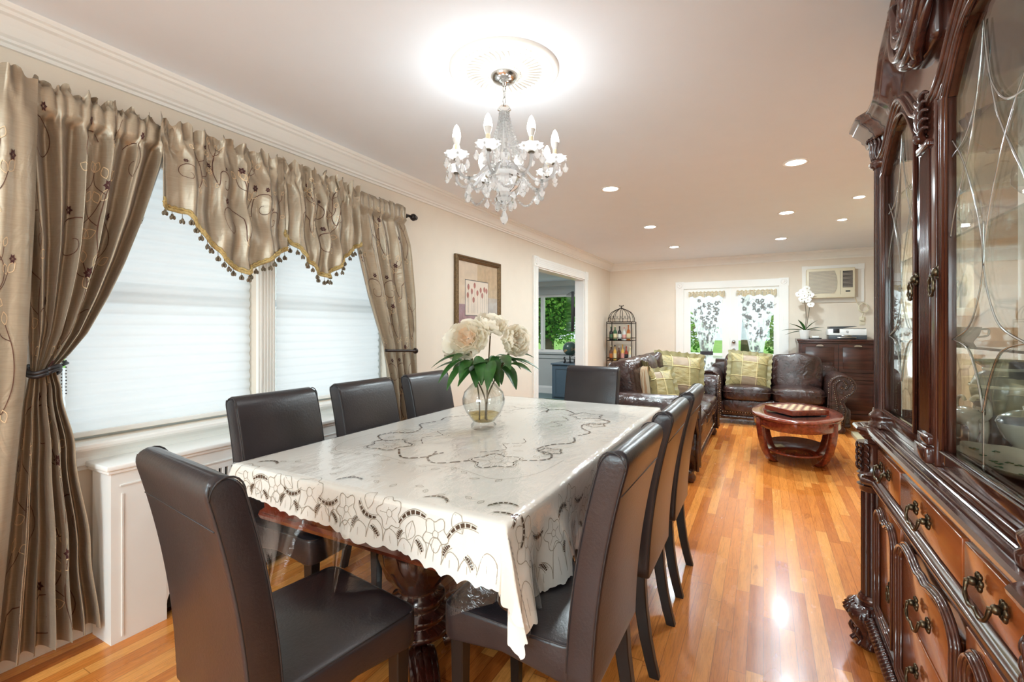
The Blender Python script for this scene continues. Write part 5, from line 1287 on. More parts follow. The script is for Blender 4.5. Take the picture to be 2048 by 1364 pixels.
def cat_fig(x, y, rz, s, label):
    r = thing('cat_figurine', label, 'figurine', (x, y, FZ), rz)
    m = MB(); m.tube(smooth_path([(-.06, 0, .070), (-.02, 0, .080), (.03, 0, .076), (.062, 0, .085)], 4), [.024, .028, .029, .029, .028, .027, .027, .027, .026, .025, .023, .020, .018], 12)
    m.ball((.075, 0, .098), (.024, .022, .021), 12, 8); m.ball((.095, 0, .093), (.010, .010, .008), 8, 6)
    for s_ in (-1, 1):
        m.lathe([(.008, 0), (.004, .010), (0, .017)], 6, T=TR((.072, s_ * .013, .113), rx=-s_ * .25))
        m.tube([(.045, s_ * .013, .07), (.050, s_ * .014, .035), (.052, s_ * .014, .004)], [.012, .008, .009], 8)
        m.tube([(-.050, s_ * .014, .07), (-.060, s_ * .015, .04), (-.052, s_ * .015, .004)], [.016, .010, .010], 8)
    m.tube(smooth_path([(-.065, 0, .075), (-.095, 0, .10), (-.085, 0, .14), (-.05, 0, .15), (-.03, 0, .135)], 4), .0075, 8)
    m.v = [v * s for v in m.v]; m.build('cat_body', M['china'], r)
    e = MB()
    for s_ in (-1, 1): e.ball((.094 * s, s_ * .009 * s, .102 * s), .003 * s, 6, 5)
    e.build('eye', M['black'], r)
cat_fig(.545, 1.93, 1.9, .95, 'ivory ceramic cat with curled tail, standing tallest behind the nearer glass door')
cat_fig(.62, 2.16, -1.4, .72, 'smaller ivory ceramic cat close to the side glass of the hutch')
r = thing('platter', 'long ivory shamrock platter lying on the hutch floor', 'platter', (.545, 1.56, FZ), .12)
def plf(u, v):
    a = 2 * PI * u; R1 = v; wv = 1 + .06 * math.cos(a * 7); return (.095 * R1 * math.cos(a) * wv, .21 * R1 * math.sin(a) * wv, .006 + .022 * R1 ** 4)
m = MB(); m.grid(plf, 60, 8, flip=False); m.grid(lambda u, v: (plf(u, v)[0], plf(u, v)[1], plf(u, v)[2] - .005), 60, 8, flip=True)
rn = random.Random(5)
for k in range(26):
    a = rn.uniform(0, 2 * PI); rad = rn.uniform(.25, .85); cx_, cy_, cz_ = plf(a / (2 * PI), rad)
    for j in range(3): b_ = j * 2.1 + a; m.ball((cx_ + .0055 * math.cos(b_), cy_ + .0055 * math.sin(b_), cz_ + .001), (.0045, .0045, .0012), 6, 4, 1)
m.build('platter_dish', [M['china'], M['shamrock']], r)
r = thing('tureen', 'white lidded china dish beside the urn in the hutch', 'dish', (.66, 1.86, FZ))
MB().lathe([(.035, 0), (.03, .01), (.05, .03), (.062, .06), (.066, .075)], 28, cap=False).build('dish_body', M['china'], r)
MB().lathe([(.068, .076), (.06, .092), (.035, .108), (.010, .114), (.012, .124), (.0, .13)], 28, cap=False).build('lid', M['greyglaze'], r)
M['silver'] = plain('tarnished_silver', lin((170, 160, 146)), .25, .9, var=.2)
for i, (x, y, h) in enumerate(((.54, 1.36, .15), (.60, 1.45, .12))):
    r = thing('metal_rose', 'silver metal rose ' + ('nearer the door frame' if i == 0 else 'just behind the first one') + ' inside the hutch', 'ornament', (x, y, FZ))
    MB().tube(smooth_path([(0, 0, 0), (.01, .005, h * .5), (0, 0, h)], 5), .0018, 6).lathe([(.025, 0), (.02, .004), (0, .006)], 14).build('stem', M['silver'], r)
    m = MB()
    for k in range(9):
        a = k * 2.4; petal(m, TR((0, 0, h), rz=a) @ Matrix.Rotation(.9 - k * .09, 4, 'X'), .024 - .001 * k, .014, .006, 0, rn)
    m.build('bloom', M['silver'], r)
    m = MB()
    for q_ in (1, -1): leaf3(m, (0, 0, h * .45), (q_, .3, .5), .045, .010, .2)
    m.build('leaf', M['silver'], r)
r = thing('plate', 'round ivory plate standing on the lower glass shelf behind the farther door', 'plate', (.80, 1.98, SH[0]))
MB().lathe([(.0, .0), (.06, .002), (.085, .012), (.086, .014), (.06, .006), (0, .005)], 36, T=TR((-.01, 0, .088), ry=-PI / 2 + .15)).build('plate_dish', M['china'], r)
for i, (x, y) in enumerate(((.60, 1.42), (.66, 1.34), (.58, 2.05))):
    r = thing('teacup', ['ivory teacup in front on the lower glass shelf', 'ivory teacup at the back near the hutch end, lower glass shelf', 'ivory teacup behind the farther glass door, lower shelf'][i], 'cup', (x, y, SH[0]))
    MB().lathe([(.02, 0), (.022, .006), (.034, .025), (.040, .05), (.038, .05), (.030, .024), (0, .008)], 24, cap=False).build('cup_bowl', M['china'], r)
    MB().tube(smooth_path([(.036, 0, .042), (.056, 0, .042), (.054, 0, .022), (.032, 0, .018)], 4), .003, 6).build('cup_handle', M['china'], r)
# ornaments on the mantel
r = thing('vase', 'white china vase on the fireplace mantel seen through the hutch glass', 'vase', (1.25, 4.85, 1.42))
MB().lathe([(.05, 0), (.06, .03), (.08, .10), (.085, .15), (.07, .19), (.085, .22)], 28, cap=False).build('vase_body', M['china'], r)
# ------------------------------------------------------------ living room
g = N('brown_sofa_leather'); v = g.coords((1, 1, 1)); f = g.noise(v, 5, 4, .6, dist=1.0); f2 = g.noise(v, 120, 3)
g.l(g.ramp(f, [(.3, lin((34, 20, 18))), (.7, lin((68, 41, 35)))]), g.p.inputs['Base Color']); g.p.inputs['Roughness'].default_value = .26; g.p.inputs['Specular IOR Level'].default_value = .7
b1 = g.bump(f2, .12, .002); b2 = g.bump(g.noise(v, 9, 4, .55, dist=1.6), .55, .02, b1); M['sofa'] = g.m
M['nail'] = plain('brass_nailhead', lin((196, 186, 168)), .25, 1.0)
M['darkwood'] = wood('espresso_wood', lin((44, 22, 18)), lin((84, 44, 34)), .3, .4, 0)
def sofa(name, label, loc, rz, W, D, n, cat='sofa', dz=0.0):
    """faces local -y; origin at the floor centre"""
    r = thing(name, label, cat, loc, rz); aw = .30; in_ = W / 2 - aw; yf = -D / 2
    def wr(p, s=1.0, k=9): q = Vector(p) * k; return noise.noise(q) * s
    m = MB(); m.box((-W / 2 + .06, yf + .05, .10), (W / 2 - .06, D / 2 - .02, .30), bev=.03); m.box((-W / 2 + .06, yf + .03, .07), (W / 2 - .06, yf + .10, .12), bev=.02); m.build('base', M['sofa'], r)
    m = MB(); m.superbox((0, yf + .12, .245), (in_ + .01, .10, .095), e=.4, nu=30, nv=14); m.build('front_rail', M['sofa'], r)
    m = MB()
    for i in range(int(in_ * 2 / .03)): m.ball((-in_ + .015 + i * .03, yf + .028, .165), .0065, 6, 4)
    m.build('nailhead_trim', M['nail'], r)
    cw = in_ * 2 / n
    for i in range(n):
        cx = -in_ + cw * (i + .5); m = MB()
        m.superbox((cx, yf + .36, .405), (cw / 2 * .995, .375, .092), e=.36, nu=36, nv=20, fn=lambda p: V(p.x, p.y, p.z + (.03 * (1 - (p.x / cw * 2) ** 2) if p.z > 0 else 0) + .010 * noise.noise(V(p.x * 7 + i, p.y * 9, 1)) * (1 if p.z > 0 else 0)))
        o = m.build('seat_cushion', M['sofa'], r)
        m = MB(); P_ = [(cx + cw / 2 * .985 * x, yf + .36 + .37 * y, .435) for x, y in rrect(1, 1, .22, 5)]; m.tube(P_ + [P_[0]], .0055, 6); m.build('piping', M['sofa'], o)
        m = MB(); T = TR((cx, D / 2 - .30, .69 + dz), rx=-.20)
        m.superbox((0, 0, 0), (cw / 2 * 1.02, .13, .265), e=.42, nu=40, nv=26, T=T, fn=lambda p: V(p.x, p.y - .035 * (1 - (p.x / cw * 2) ** 2) * (1 if p.y < 0 else .2) + .022 * noise.noise(V(p.x * 8 + i * 3, 2, p.z * 5)), p.z + .012 * math.sin(p.x * 20 + i)))
        m.build('back_cushion', M['sofa'], r)
    m = MB(); m.superbox((0, D / 2 - .10, .48 + dz), (W / 2 - .10, .10, .34), e=.22, nu=40, nv=16); m.tube([(-W / 2 + .16, D / 2 - .06, .78 + dz), (W / 2 - .16, D / 2 - .06, .78 + dz)], .075, 16); m.build('back_frame', M['sofa'], r)
    for s_ in (-1, 1):
        m = MB(); R1 = .135; xc = s_ * (W / 2 - R1 - .015); zc = .575
        # rolled arm: cross-section in xz swept along y
        sec = [(s_ * (-in_ * 0 + in_) , .12)]
        pts = [(s_ * (in_ + .0), .12), (s_ * (in_ - .0), .30), (s_ * (in_ + .005), .44)]
        for i in range(13): a = PI - (PI * 1.28) * i / 12; pts.append((xc + s_ * R1 * math.cos(a) * 1.0, zc + R1 * math.sin(a)))
        pts += [(s_ * (W / 2 - .13), .36), (s_ * (W / 2 - .105), .25), (s_ * (W / 2 - .12), .12)]
        if s_ < 0: pts = pts[::-1]
        m.prism([(p[0], p[1]) for p in pts][::-1], yf + .02, D / 2 - .03, smooth=True); m.build('arm', M['sofa'], r)
        f_ = MB(); yy = yf - .004   # front scroll panel
        sc_ = [(s_ * (in_ + .03), .10), (s_ * (in_ + .025), .30), (s_ * (in_ + .03), .46)] + [(xc + s_ * (R1 - .012) * math.cos(PI - PI * 1.22 * i / 12), zc + (R1 - .012) * math.sin(PI - PI * 1.22 * i / 12)) for i in range(13)] + [(s_ * (W / 2 - .15), .40), (s_ * (W / 2 - .115), .28), (s_ * (W / 2 - .14), .10)]
        if s_ < 0: sc_ = sc_[::-1]
        f_.prism(sc_[::-1], yy, yf + .04); f_.tube([(p[0], yy, p[1]) for p in sc_], .014, 8)
        cl = smooth_path([(xc - s_ * .02, yy - .004, zc + .01), (xc + s_ * .03, yy - .004, zc - .03), (xc + s_ * .055, yy - .004, zc + .02), (xc + s_ * .0, yy - .004, zc + .075), (xc - s_ * .07, yy - .004, zc + .02), (xc - s_ * .055, yy - .004, zc - .12), (xc - s_ * .035, yy - .004, zc - .26), (xc - s_ * .05, yy - .004, .12)], 5)
        f_.tube(cl, .011, 7); fo = f_.build('scroll_panel', M['sofa'], r)
        k_ = MB(); d0 = 0; last = None
        for ln_ in (cl, [V(p[0] * 1, yy - .01, p[1]) for p in sc_[2:]]):
            d0 = 0; last = None
            for p in smooth_path([tuple(q_) for q_ in ln_], 6):
                if last is not None: d0 += (p - last).length
                last = p
                if d0 > .021: d0 = 0; k_.ball((p.x - s_ * .019, yy - .006, p.z), .0055, 6, 4)
        k_.build('nailhead_trim', M['nail'], r)
        for yq in (yf + .06, D / 2 - .08): MB().lathe([(.03, 0), (.045, .02), (.05, .045), (.035, .075), (.04, .10)], 16, T=TR((s_ * (W / 2 - .16), yq, 0))).build('bun_foot', M['darkwood'], r)
    return r
love = sofa('loveseat', 'brown leather loveseat with rolled nailhead arms facing the camera', (.095, 7.30, 0), 0, 1.78, .92, 2, dz=-.035)
sof = sofa('sofa', 'long brown leather sofa with its end arm toward the dining table', (-.96, 5.12, 0), PI / 2, 2.30, .96, 3, dz=.02)
# throw pillows
M['pil_green'] = plain('sage_satin', lin((142, 132, 90)), .4, var=.08, scale=20, bump=.3, bscale=30, bdist=.006, stretch=(1, 1, 3))
M['pil_gold'] = plain('pale_gold_satin', lin((168, 152, 104)), .38, var=.08, scale=20, bump=.6, bscale=18, bdist=.012, stretch=(1, 1, 3)); M['pil_taupe'] = plain('taupe_patch', lin((158, 136, 112)), .5, var=.08)
M['pil_cord'] = plain('ivory_cord', lin((226, 210, 158)), .5)
g = N('striped_ticking'); v = g.coords((1, 1, 1)); wv = g.n('ShaderNodeTexWave'); wv.inputs['Scale'].default_value = 14; wv.inputs['Distortion'].default_value = .6; g.l(v, wv.inputs['Vector'])
g.l(g.ramp(wv.outputs['Fac'], [(.3, lin((206, 160, 118))), (.6, lin((236, 214, 180)))]), g.p.inputs['Base Color']); g.p.inputs['Roughness'].default_value = .6; M['pil_stripe'] = g.m
def pillow(label, loc, rx, rz, ry=0, S_=.23, front=None, seed=0):
    r = thing('throw_pillow', label, 'pillow', loc); r.rotation_euler = (rx, ry, rz); r.rotation_mode = 'XYZ'
    m = MB(); n = 28; rn = random.Random(seed)
    for side in (-1, 1):
        def f(u, v):
            x = (u - .5) * 2; y = (v - .5) * 2; e = (1 - abs(x) ** 2.6) * (1 - abs(y) ** 2.6); t = .095 * max(0, e) ** .55 / (1 + 0)
            k = 1 - .07 * (1 - abs(x) ** 2) * abs(y) ** 6 - .0; kk = 1 - .07 * (1 - abs(y) ** 2) * abs(x) ** 6
            w_ = .009 * noise.noise(V(x * 4 + seed, y * 7, side)) * e
            return (x * S_ * kk, side * (t + w_), S_ + y * S_ * k)
        b = len(m.v)
        m.grid(f, n, n, 0, flip=(side > 0))
        if side < 0:
            cells = []
            for j in range(n):
                for i in range(n):
                    a, c_ = i / n, j / n; mi = 0
                    if .30 < a < .68 and .30 < c_ < .72: mi = 1
                    elif (.30 < a < .68): mi = 2
                    elif (.30 < c_ < .72): mi = 0
                    else: mi = 1 if (i + j) % 5 else 0
                    cells.append(mi)
            m.m[-n * n:] = cells
        else: m.m[-n * n:] = [3] * (n * n)
    fl = MB()
    m.build('cover', [M['pil_green'], M['pil_gold'], M['pil_taupe'], M['pil_stripe']], r)
    m = MB()
    for t in (.30, .68): m.tube([((t - .5) * 2 * S_, -.004 - .095 * max(0, (1 - abs((t - .5) * 2) ** 2.6) * (1 - abs(y) ** 2.6)) ** .55, S_ + y * S_) for y in [-1 + 2 * i / 20 for i in range(21)]], .0035, 5)
    for t in (.30, .72): m.tube([(x * S_, -.004 - .095 * max(0, (1 - abs(x) ** 2.6) * (1 - abs((t - .5) * 2) ** 2.6)) ** .55, S_ + (t - .5) * 2 * S_) for x in [-1 + 2 * i / 20 for i in range(21)]], .0035, 5)
    m.build('cord', M['pil_cord'], r)
    m = MB(); q_ = rrect(1, 1, .05, 2); nq = 80; vs = []
    def per(t):
        t = (t % 1) * 4; k = int(t); f_ = t - k; c = [(-1, -1), (1, -1), (1, 1), (-1, 1), (-1, -1)]; return (lerp(c[k][0], c[k + 1][0], f_), lerp(c[k][1], c[k + 1][1], f_))
    for i in range(nq + 1):
        x, y = per(i / nq); o = 1.16 + .03 * math.sin(i * 2.3); vs += [(x * S_ * .94, 0, S_ + y * S_ * .94), (x * S_ * o, .010 * math.sin(i * 1.7), S_ + y * S_ * o)]
    m.add(vs, [(2 * i, 2 * i + 2, 2 * i + 3, 2 * i + 1) for i in range(nq)], 0, True); m.build('ruffle', M['pil_green'], r)
    return r
pillow('patchwork gold pillow at the left corner of the loveseat', (-.19, 7.06, .47), -.30, .12, .10, .235, seed=1)
pillow('striped-sided pillow leaning on the sofa back, nearest the table', (-.98, 4.58, .47), -.10, 2.0, 0, .23, seed=2)
pillow('sage patchwork pillow in front on the sofa', (-.90, 4.80, .47), -.35, .55, -.10, .195, seed=3)
pillow('tall sage patchwork pillow propped on the sofa, in front of the french door', (-.86, 5.62, .47), -.22, .45, .10, .25, seed=4)
# coffee table
M['red'] = wood('red_cherry_table', lin((94, 34, 22)), lin((148, 66, 44)), .16, .7, 1)
r = thing('coffee_table', 'oval red cherry coffee table with glass inset and lower shelf', 'coffee table', (.277, 5.36, 0), -.05)
A_, B_ = .383, .617
def oval(m, prof, T=None, n=64, mi=0, cap=True):
    vs = []; k = len(prof)
    for (o, z) in prof:
        for i in range(n): a = 2 * PI * i / n; vs.append(((A_ + o) * math.cos(a), (B_ + o) * math.sin(a), z))
    fs = [(j * n + i, j * n + (i + 1) % n, (j + 1) * n + (i + 1) % n, (j + 1) * n + i) for j in range(k - 1) for i in range(n)]
    m.add(vs, fs, mi, True)
m = MB(); oval(m, [(-.14, .432), (-.012, .432), (0, .440), (0, .452), (-.008, .460), (-.125, .460), (-.13, .456), (-.135, .448), (-.14, .440)]); m.build('table_top', M['red'], r)
m = MB(); oval(m, [(-.125, .4585), (-.40, .4585)]) ; m.v = [V(v.x, v.y, v.z) for v in m.v]
m = MB(); vs = [((A_ - .128) * math.cos(2 * PI * i / 64), (B_ - .128) * math.sin(2 * PI * i / 64), .4535) for i in range(64)]; m.add(vs, [tuple(range(64))]); m.build('glass_inset', plain('smoked_glass_inset', lin((40, 36, 36)), .05, coat=1), r)
m = MB(); oval(m, [(-.018, .43), (-.018, .355), (-.024, .350), (-.032, .352), (-.032, .43)]); m.build('apron', M['red'], r)
for k in range(4):
    a = [0.62, PI - .62, PI + .62, -0.62][k]; ca, sa = math.cos(a), math.sin(a); m = MB(); px_, py_ = (A_ - .03) * ca, (B_ - .03) * sa; L = math.hypot(px_, py_); dx_, dy_ = px_ / L, py_ / L
    rr_ = []
    for z_, o in ((.43, .0), (.34, .0), (.24, -.018), (.15, -.045), (.08, -.085), (.03, -.13), (0, -.165)):
        wv = .032; th = .019 + (.012 if z_ < .05 else 0); c_ = V(px_ + dx_ * o, py_ + dy_ * o, z_)
        rr_.append([(c_.x + dx_ * p - dy_ * q_, c_.y + dy_ * p + dx_ * q_, z_) for p, q_ in rrect(th, wv, .006, 2)])
    loft(m, rr_[::-1]); m.build('leg', M['red'], r)
m = MB(); S2 = .66; m.lathe([(0, .105), (.98, .105), (1, .110), (1, .122), (.98, .127), (0, .127)], 56, cap=False); m.v = [V(v.x * A_ * .74, v.y * B_ * .70, v.z) for v in m.v]; m.build('lower_shelf', M['red'], r)
# chess board on it
M['sqd'] = plain('dark_square', lin((110, 52, 34)), .3); M['sql'] = plain('light_square', lin((222, 190, 150)), .3)
r = thing('chess_board', 'shallow wooden box chess board on the coffee table', 'chess board', (.275, 5.30, .461), .63)
m = MB(); m.box((-.19, -.19, 0), (.19, .19, .048), bev=.003); m.build('board_box', M['red'], r)
m = MB()
for i in range(8):
    for j in range(8):
        x, y = -.168 + i * .042, -.168 + j * .042; m.add([(x, y, .0486), (x + .042, y, .0486), (x + .042, y + .042, .0486), (x, y + .042, .0486)], [(0, 1, 2, 3)], (i + j) % 2)
m.build('squares', [M['sqd'], M['sql']], r)
# secretary cabinet by the back wall
r = thing('filing_cabinet', 'dark wood office cabinet with cup pulls by the back wall', 'cabinet', (.93, 8.20, 0))
xa, xb, ya = -.50, .50, -.20
m = MB(); m.box((xa + .02, ya + .012, .04), (xb - .02, .25, 1.085)).box((xa, ya - .02, 1.085), (xb, .26, 1.117), bev=.006).box((xa + .01, ya - .008, 1.06), (xb - .01, .25, 1.085), bev=.004).box((xa + .005, ya - .01, .0), (xb - .005, .25, .075), bev=.004); m.build('case', M['darkwood'], r)
def fpanel(x0, x1, z0, z1, nm, handle=True):
    m = MB(); y = ya; m.box((x0, y - .002, z0), (x1, y + .012, z1), bev=.002)
    rect_frame(m, x0, x1, y - .012, y - .0021, z0, z1, .045, .04)
    o = m.build(nm, M['darkwood'], r)
    if handle: MB().prism([(-.045, 0), (-.04, .016), (-.02, .024), (.02, .024), (.04, .016), (.045, 0)], -.012, .006, T=TR(((x0 + x1) / 2, y - .018, z1 - .028))).build('cup_pull', M['chrome'], o)
fpanel(xa + .06, -.005, .66, 1.045, 'drawer'); fpanel(.005, xb - .06, .66, 1.045, 'drawer')
fpanel(xa + .06, -.005, .56, .645, 'drawer', False); fpanel(.005, xb - .06, .56, .645, 'drawer', False)
fpanel(xa + .06, -.005, .09, .545, 'door', False); fpanel(.005, xb - .06, .09, .545, 'door', False)
# printer
M['pdark'] = plain('slate_printer_plastic', lin((76, 80, 84)), .4); M['pwhite'] = plain('white_printer_plastic', lin((240, 240, 238)), .35, var=.01)
r = thing('printer', 'white and slate inkjet printer on the dark cabinet', 'printer', (1.04, 8.19, 1.1175))
m = MB(); m.box((-.225, -.13, .055), (.225, .15, .145), bev=.008); m.build('body', M['pwhite'], r)
m = MB(); m.box((-.215, -.135, .0), (.225, .15, .055), bev=.004); m.build('paper_bay', M['pdark'], r)
m = MB(); m.box((-.12, -.17, .018), (.10, -.13, .030), bev=.002).box((-.07, -.140, .040), (.05, -.128, .058), bev=.002); m.build('output_tray', M['chrome'], r)
m = MB(); m.box((-.21, -.12, .146), (.215, .14, .154), bev=.002); m.add([(-.21, -.11, .175), (.12, -.10, .182), (.12, .12, .19), (-.21, .12, .182), (-.21, -.11, .155), (-.05, -.10, .154), (-.05, .12, .154), (-.21, .12, .155)], [(0, 1, 2, 3), (0, 4, 5, 1), (3, 2, 6, 7), (0, 3, 7, 4), (1, 5, 6, 2)]); m.build('document_feeder', M['pdark'], r)
MB().box((-.165, -.134, .088), (-.09, -.128, .148), bev=.002).build('control_screen', M['black'], r)
m = MB(); m.tube([(.0 + .016 * math.cos(a), -.1315, .105 + .016 * math.sin(a)) for a in [.3 + 2.5 * i / 12 for i in range(13)]], .0012, 4); m.tube([(.0 + .016 * math.cos(a), -.1315, .105 + .016 * math.sin(a)) for a in [.3 + PI + 2.5 * i / 12 for i in range(13)]], .0012, 4)
vs, fs = text_mesh('hp', .024, .0006, .25); m.add(vs, fs, T=TR((0, -.1315, .105), rx=PI / 2)); m.build('logo', M['black'], r)
# small things by the printer
r = thing('paper_tray', 'small clear box on a dark pad beside the printer', 'desk tray', (.66, 8.14, 1.1175))
MB().box((-.07, -.06, 0), (.08, .07, .016), bev=.002).build('pad', M['black'], r); MB().box((-.035, -.04, .0165), (.05, .05, .045), bev=.003).build('clear_box', M['white'], r)
# orchid
r = thing('orchid', 'white orchid in a white pot on the dark cabinet', 'potted plant', (.54, 8.17, 1.1175))
MB().lathe([(.055, 0), (.058, .005), (.075, .125), (.077, .13), (.070, .13), (.066, .11)], 28, cap=False).lathe([(.066, .112), (0, .112)], 28, cap=False, mi=1).build('pot', [M['white'], M['bark']], r)
for k, (a, e, L) in enumerate(((2.6, .75, .24), (3.0, .25, .30), (3.3, -.02, .26), (.2, .45, .26), (.5, .2, .22), (.7, 1.2, .22), (2.0, 1.25, .20))):
    m = MB(); leaf3(m, (0, 0, .115), (math.cos(a), -.35 * math.cos(k), e), L, .036, .22); m.build('leaf', M['leafg'], r)
M['orch'] = plain('white_orchid_petal', lin((248, 248, 244)), .5, var=.01)
st = [smooth_path([(0, 0, .11), (.015, 0, .30), (.0, -.01, .52), (-.05, -.02, .66)], 6), smooth_path([(.01, 0, .11), (.04, 0, .32), (.055, -.01, .50), (.03, -.03, .68)], 6)]
for s_ in st: MB().tube(s_, .0042, 6).build('stem', M['bark'], r)
for k, (x, y, z) in enumerate(((-.08, -.03, .66), (-.03, -.05, .70), (.04, -.05, .68), (.07, -.04, .64), (-.01, -.05, .63), (-.045, -.05, .58), (.035, -.05, .57), (.07, -.04, .50), (.02, -.05, .74))):
    m = MB(); T = TR((x, y, z), rz=(k % 3 - 1) * .4, rx=-.15)
    for j in range(5):
        a = PI / 2 + j * 2 * PI / 5; R1 = .05 if j in (1, 4) else .044; T2 = T @ Matrix.Rotation(-a + PI / 2, 4, 'Y')
        m.grid(lambda u, v: ((u - .5) * .05 * math.sin(PI * (.1 + .88 * v)) * (1.2 if j in (1, 4) else .8), -.004 * math.sin(PI * v), R1 * v), 4, 5, T=T2)
    m.ball(T @ V(0, -.008, 0), .007, 6, 5, 1); m.build('blossom', [M['orch'], M['pil_gold']], r)
# window air conditioner in its frame
M['acc'] = plain('cream_ac_plastic', lin((226, 216, 190)), .4, var=.015); M['acg'] = plain('ac_grille_taupe', lin((160, 150, 140)), .5, var=.1)
AO = V(.907, BY, 1.66)
m = MB(); x0, x1, z0, z1 = -.385, .385, 0, .555
rect_frame(m, x0, x1, -.022, -.001, z0, z1, .07, .07)
m.box((x0 - .004, -.03, z1 - .075), (x0 + .074, -.001, z1 + .004)).box((x1 - .074, -.03, z1 - .075), (x1 + .004, -.001, z1 + .004)); m.v = [v + AO for v in m.v]; struct(m, 'trim_air_conditioner', M['trim'])
r = thing('air_conditioner', 'cream wall air conditioner above the printer', 'air conditioner', (.87, BY - .004, 1.70))
m = MB(); m.box((-.30, -.14, .02), (.30, -.02, .46), bev=.012); m.build('housing', M['acc'], r)
m = MB(); gp = [(-.27, .09), (.05, .09), (.075, .16), (.085, .25), (.075, .34), (.05, .42), (-.27, .42)]; m.prism(gp, -.146, -.13); m.build('intake_grille', M['acg'], r)
m = MB()
for i in range(26): z_ = .10 + i * .0125; m.box((-.268, -.149, z_), (interp(z_, [(.09, .05), (.16, .073), (.25, .083), (.34, .073), (.42, .05)]), -.144, z_ + .004))
m.build('grille_slat', M['acc'], r)
m = MB(); m.box((.15, -.144, .17), (.27, -.13, .41)); vo_ = m.build('vent', M['dark_gap'], r)
m = MB()
for i in range(12): m.box((.152, -.150, .178 + i * .019), (.268, -.143, .187 + i * .019))
m.build('louver', M['acg'], vo_)
MB().box((.185, -.143, .105), (.24, -.135, .125)).build('display', M['black'], r)
m = MB(); vs, fs = text_mesh('FRIEDRICH', .016, .0005); m.add(vs, fs, T=TR((-.21, -.1415, .048), rx=PI / 2)); m.build('lettering', M['pdark'], r)
m = MB(); m.tube([(.12, -.1415, .07), (.12, -.1415, .42)], .002, 4); m.build('panel_line', M['acg'], r)
r = thing('power_cord', 'coiled cream power cord plugged in beside the air conditioner', 'cord', (1.28, BY - .002, 1.40))
m = MB(); pts = []
for k in range(60): a = k * .42; pts.append((.0 + (.055 + .008 * math.sin(k * .9)) * math.cos(a), -.03 - .0006 * k, .17 + (.065 + .006 * math.cos(k * 1.3)) * math.sin(a)))
m.tube(pts, .0055, 6); m.tube(smooth_path([(-.10, -.05, .33), (-.08, -.04, .26), (-.05, -.04, .20)], 4), .0055, 6); m.tube(smooth_path([(.0, -.04, .11), (-.01, -.04, .07), (-.012, -.03, .03)], 4), .0055, 6); m.build('cable', M['acc'], r)
MB().box((-.035, -.03, -.02), (.015, -.008, .045), bev=.005).build('plug', M['acc'], r)
r = thing('wall_outlet', 'cream wall outlet below the coiled cord', 'outlet', (1.27, BY, 1.38)); MB().box((-.036, -.007, -.06), (.036, 0, .06), bev=.002).build('cover_plate', M['cream'], r)
# sheer door curtains
M['sheer'] = cloth_sheer('white_sheer_voile', (.80, .84, .82, 1), .38, .55); M['print'] = plain('charcoal_flower_print', lin((62, 58, 62)), .9, var=.2); M['printv'] = plain('rust_floral_print', lin((150, 96, 66)), .8, var=.3, scale=80)
M['creamf'] = plain('cream_valance_cloth', lin((214, 202, 174)), .8, var=.12, scale=60)
def sheer(x0, x1, label, seed):
    r = thing('door_curtain', label, 'curtain', (0, 0, 0)); cx = (x0 + x1) / 2 + .01; hw0 = (x1 - x0) / 2 + .01
    hw = lambda z: hw0 * interp(z, [(.1, .55), (.6, .46), (.84, .36), (.9, .36), (1.1, .50), (1.4, .76), (1.7, .93), (1.86, .96)])
    def f(u, v):
        z = lerp(.16, 1.86, v); x = cx + (u - .5) * 2 * hw(z); return (x, BY - .018 + .012 * math.sin(u * 44 + seed) * min(1, hw0 / hw(z) * .5), z)
    m = MB(); m.grid(f, 60, 40); rn = random.Random(seed)
    for k in range(120):
        a, b = rn.uniform(.06, .94), rn.uniform(.03, .93); z = lerp(.16, 1.86, b); q_ = hw(z) / hw0
        F = lambda s_, t: f(s_ , t); R1 = rn.uniform(.018, .032)
        for j in range(rn.choice((3, 4, 5))):
            t0 = j * 1.3 + k; cu, cv = a + R1 * .8 * math.cos(t0) / (2 * hw0) * 1.0, b + R1 * .8 * math.sin(t0) / 1.7
            patch(m, f, [(cu + R1 * .55 * math.cos(t) / (2 * hw0), cv + R1 * .55 * math.sin(t) / 1.7) for t in [2 * PI * i / 7 for i in range(7)]], -.003, 1)
        a1 = rn.uniform(0, 6); ribbon(m, f, [(a + .06 * t * math.cos(a1) / hw0 * .5, b + .05 * t * math.sin(a1) + .01 * t * t) for t in (0, .3, .6, 1, 1.3)], .004, -.003, 1)
    m.build('sheer_panel', [M['sheer'], M['print']], r)
    m = MB(); zb = .86; pts = [(cx + hw(zb) * math.cos(a) * 1.06, BY - .018 + .022 * math.sin(a), zb) for a in [2 * PI * i / 24 for i in range(25)]]
    m.grid(lambda u, v: (pts[min(24, int(u * 24))][0], pts[min(24, int(u * 24))][1], zb - .03 + .06 * v), 24, 1); m.build('tie_band', M['print'], r)
    m = MB(); hv = hw0 * 1.08
    m.grid(lambda u, v: (cx + (u - .5) * 2 * hv, BY - .03 + .014 * math.sin(u * 70) + .006 * math.sin(u * 31), lerp(1.80 + .015 * math.sin(u * 25), 1.885 + .008 * math.sin(u * 60), v)), 110, 4)
    F2 = lambda u, v: (cx + (u - .5) * 2 * hv, BY - .03 + .014 * math.sin(u * 70) + .006 * math.sin(u * 31), lerp(1.80, 1.885, v))
    for k in range(26):
        a, b = rn.uniform(.03, .97), rn.uniform(.15, .85); patch(m, F2, [(a + .022 * math.cos(t), b + .22 * math.sin(t)) for t in [2 * PI * i / 7 for i in range(7)]], -.004, 1)
    m.build('floral_valance', [M['creamf'], M['printv']], r)
    MB().tube([(cx - hv, BY - .02, 1.855), (cx + hv, BY - .02, 1.855)], .006, 6).build('curtain_rod', M['trim'], r)
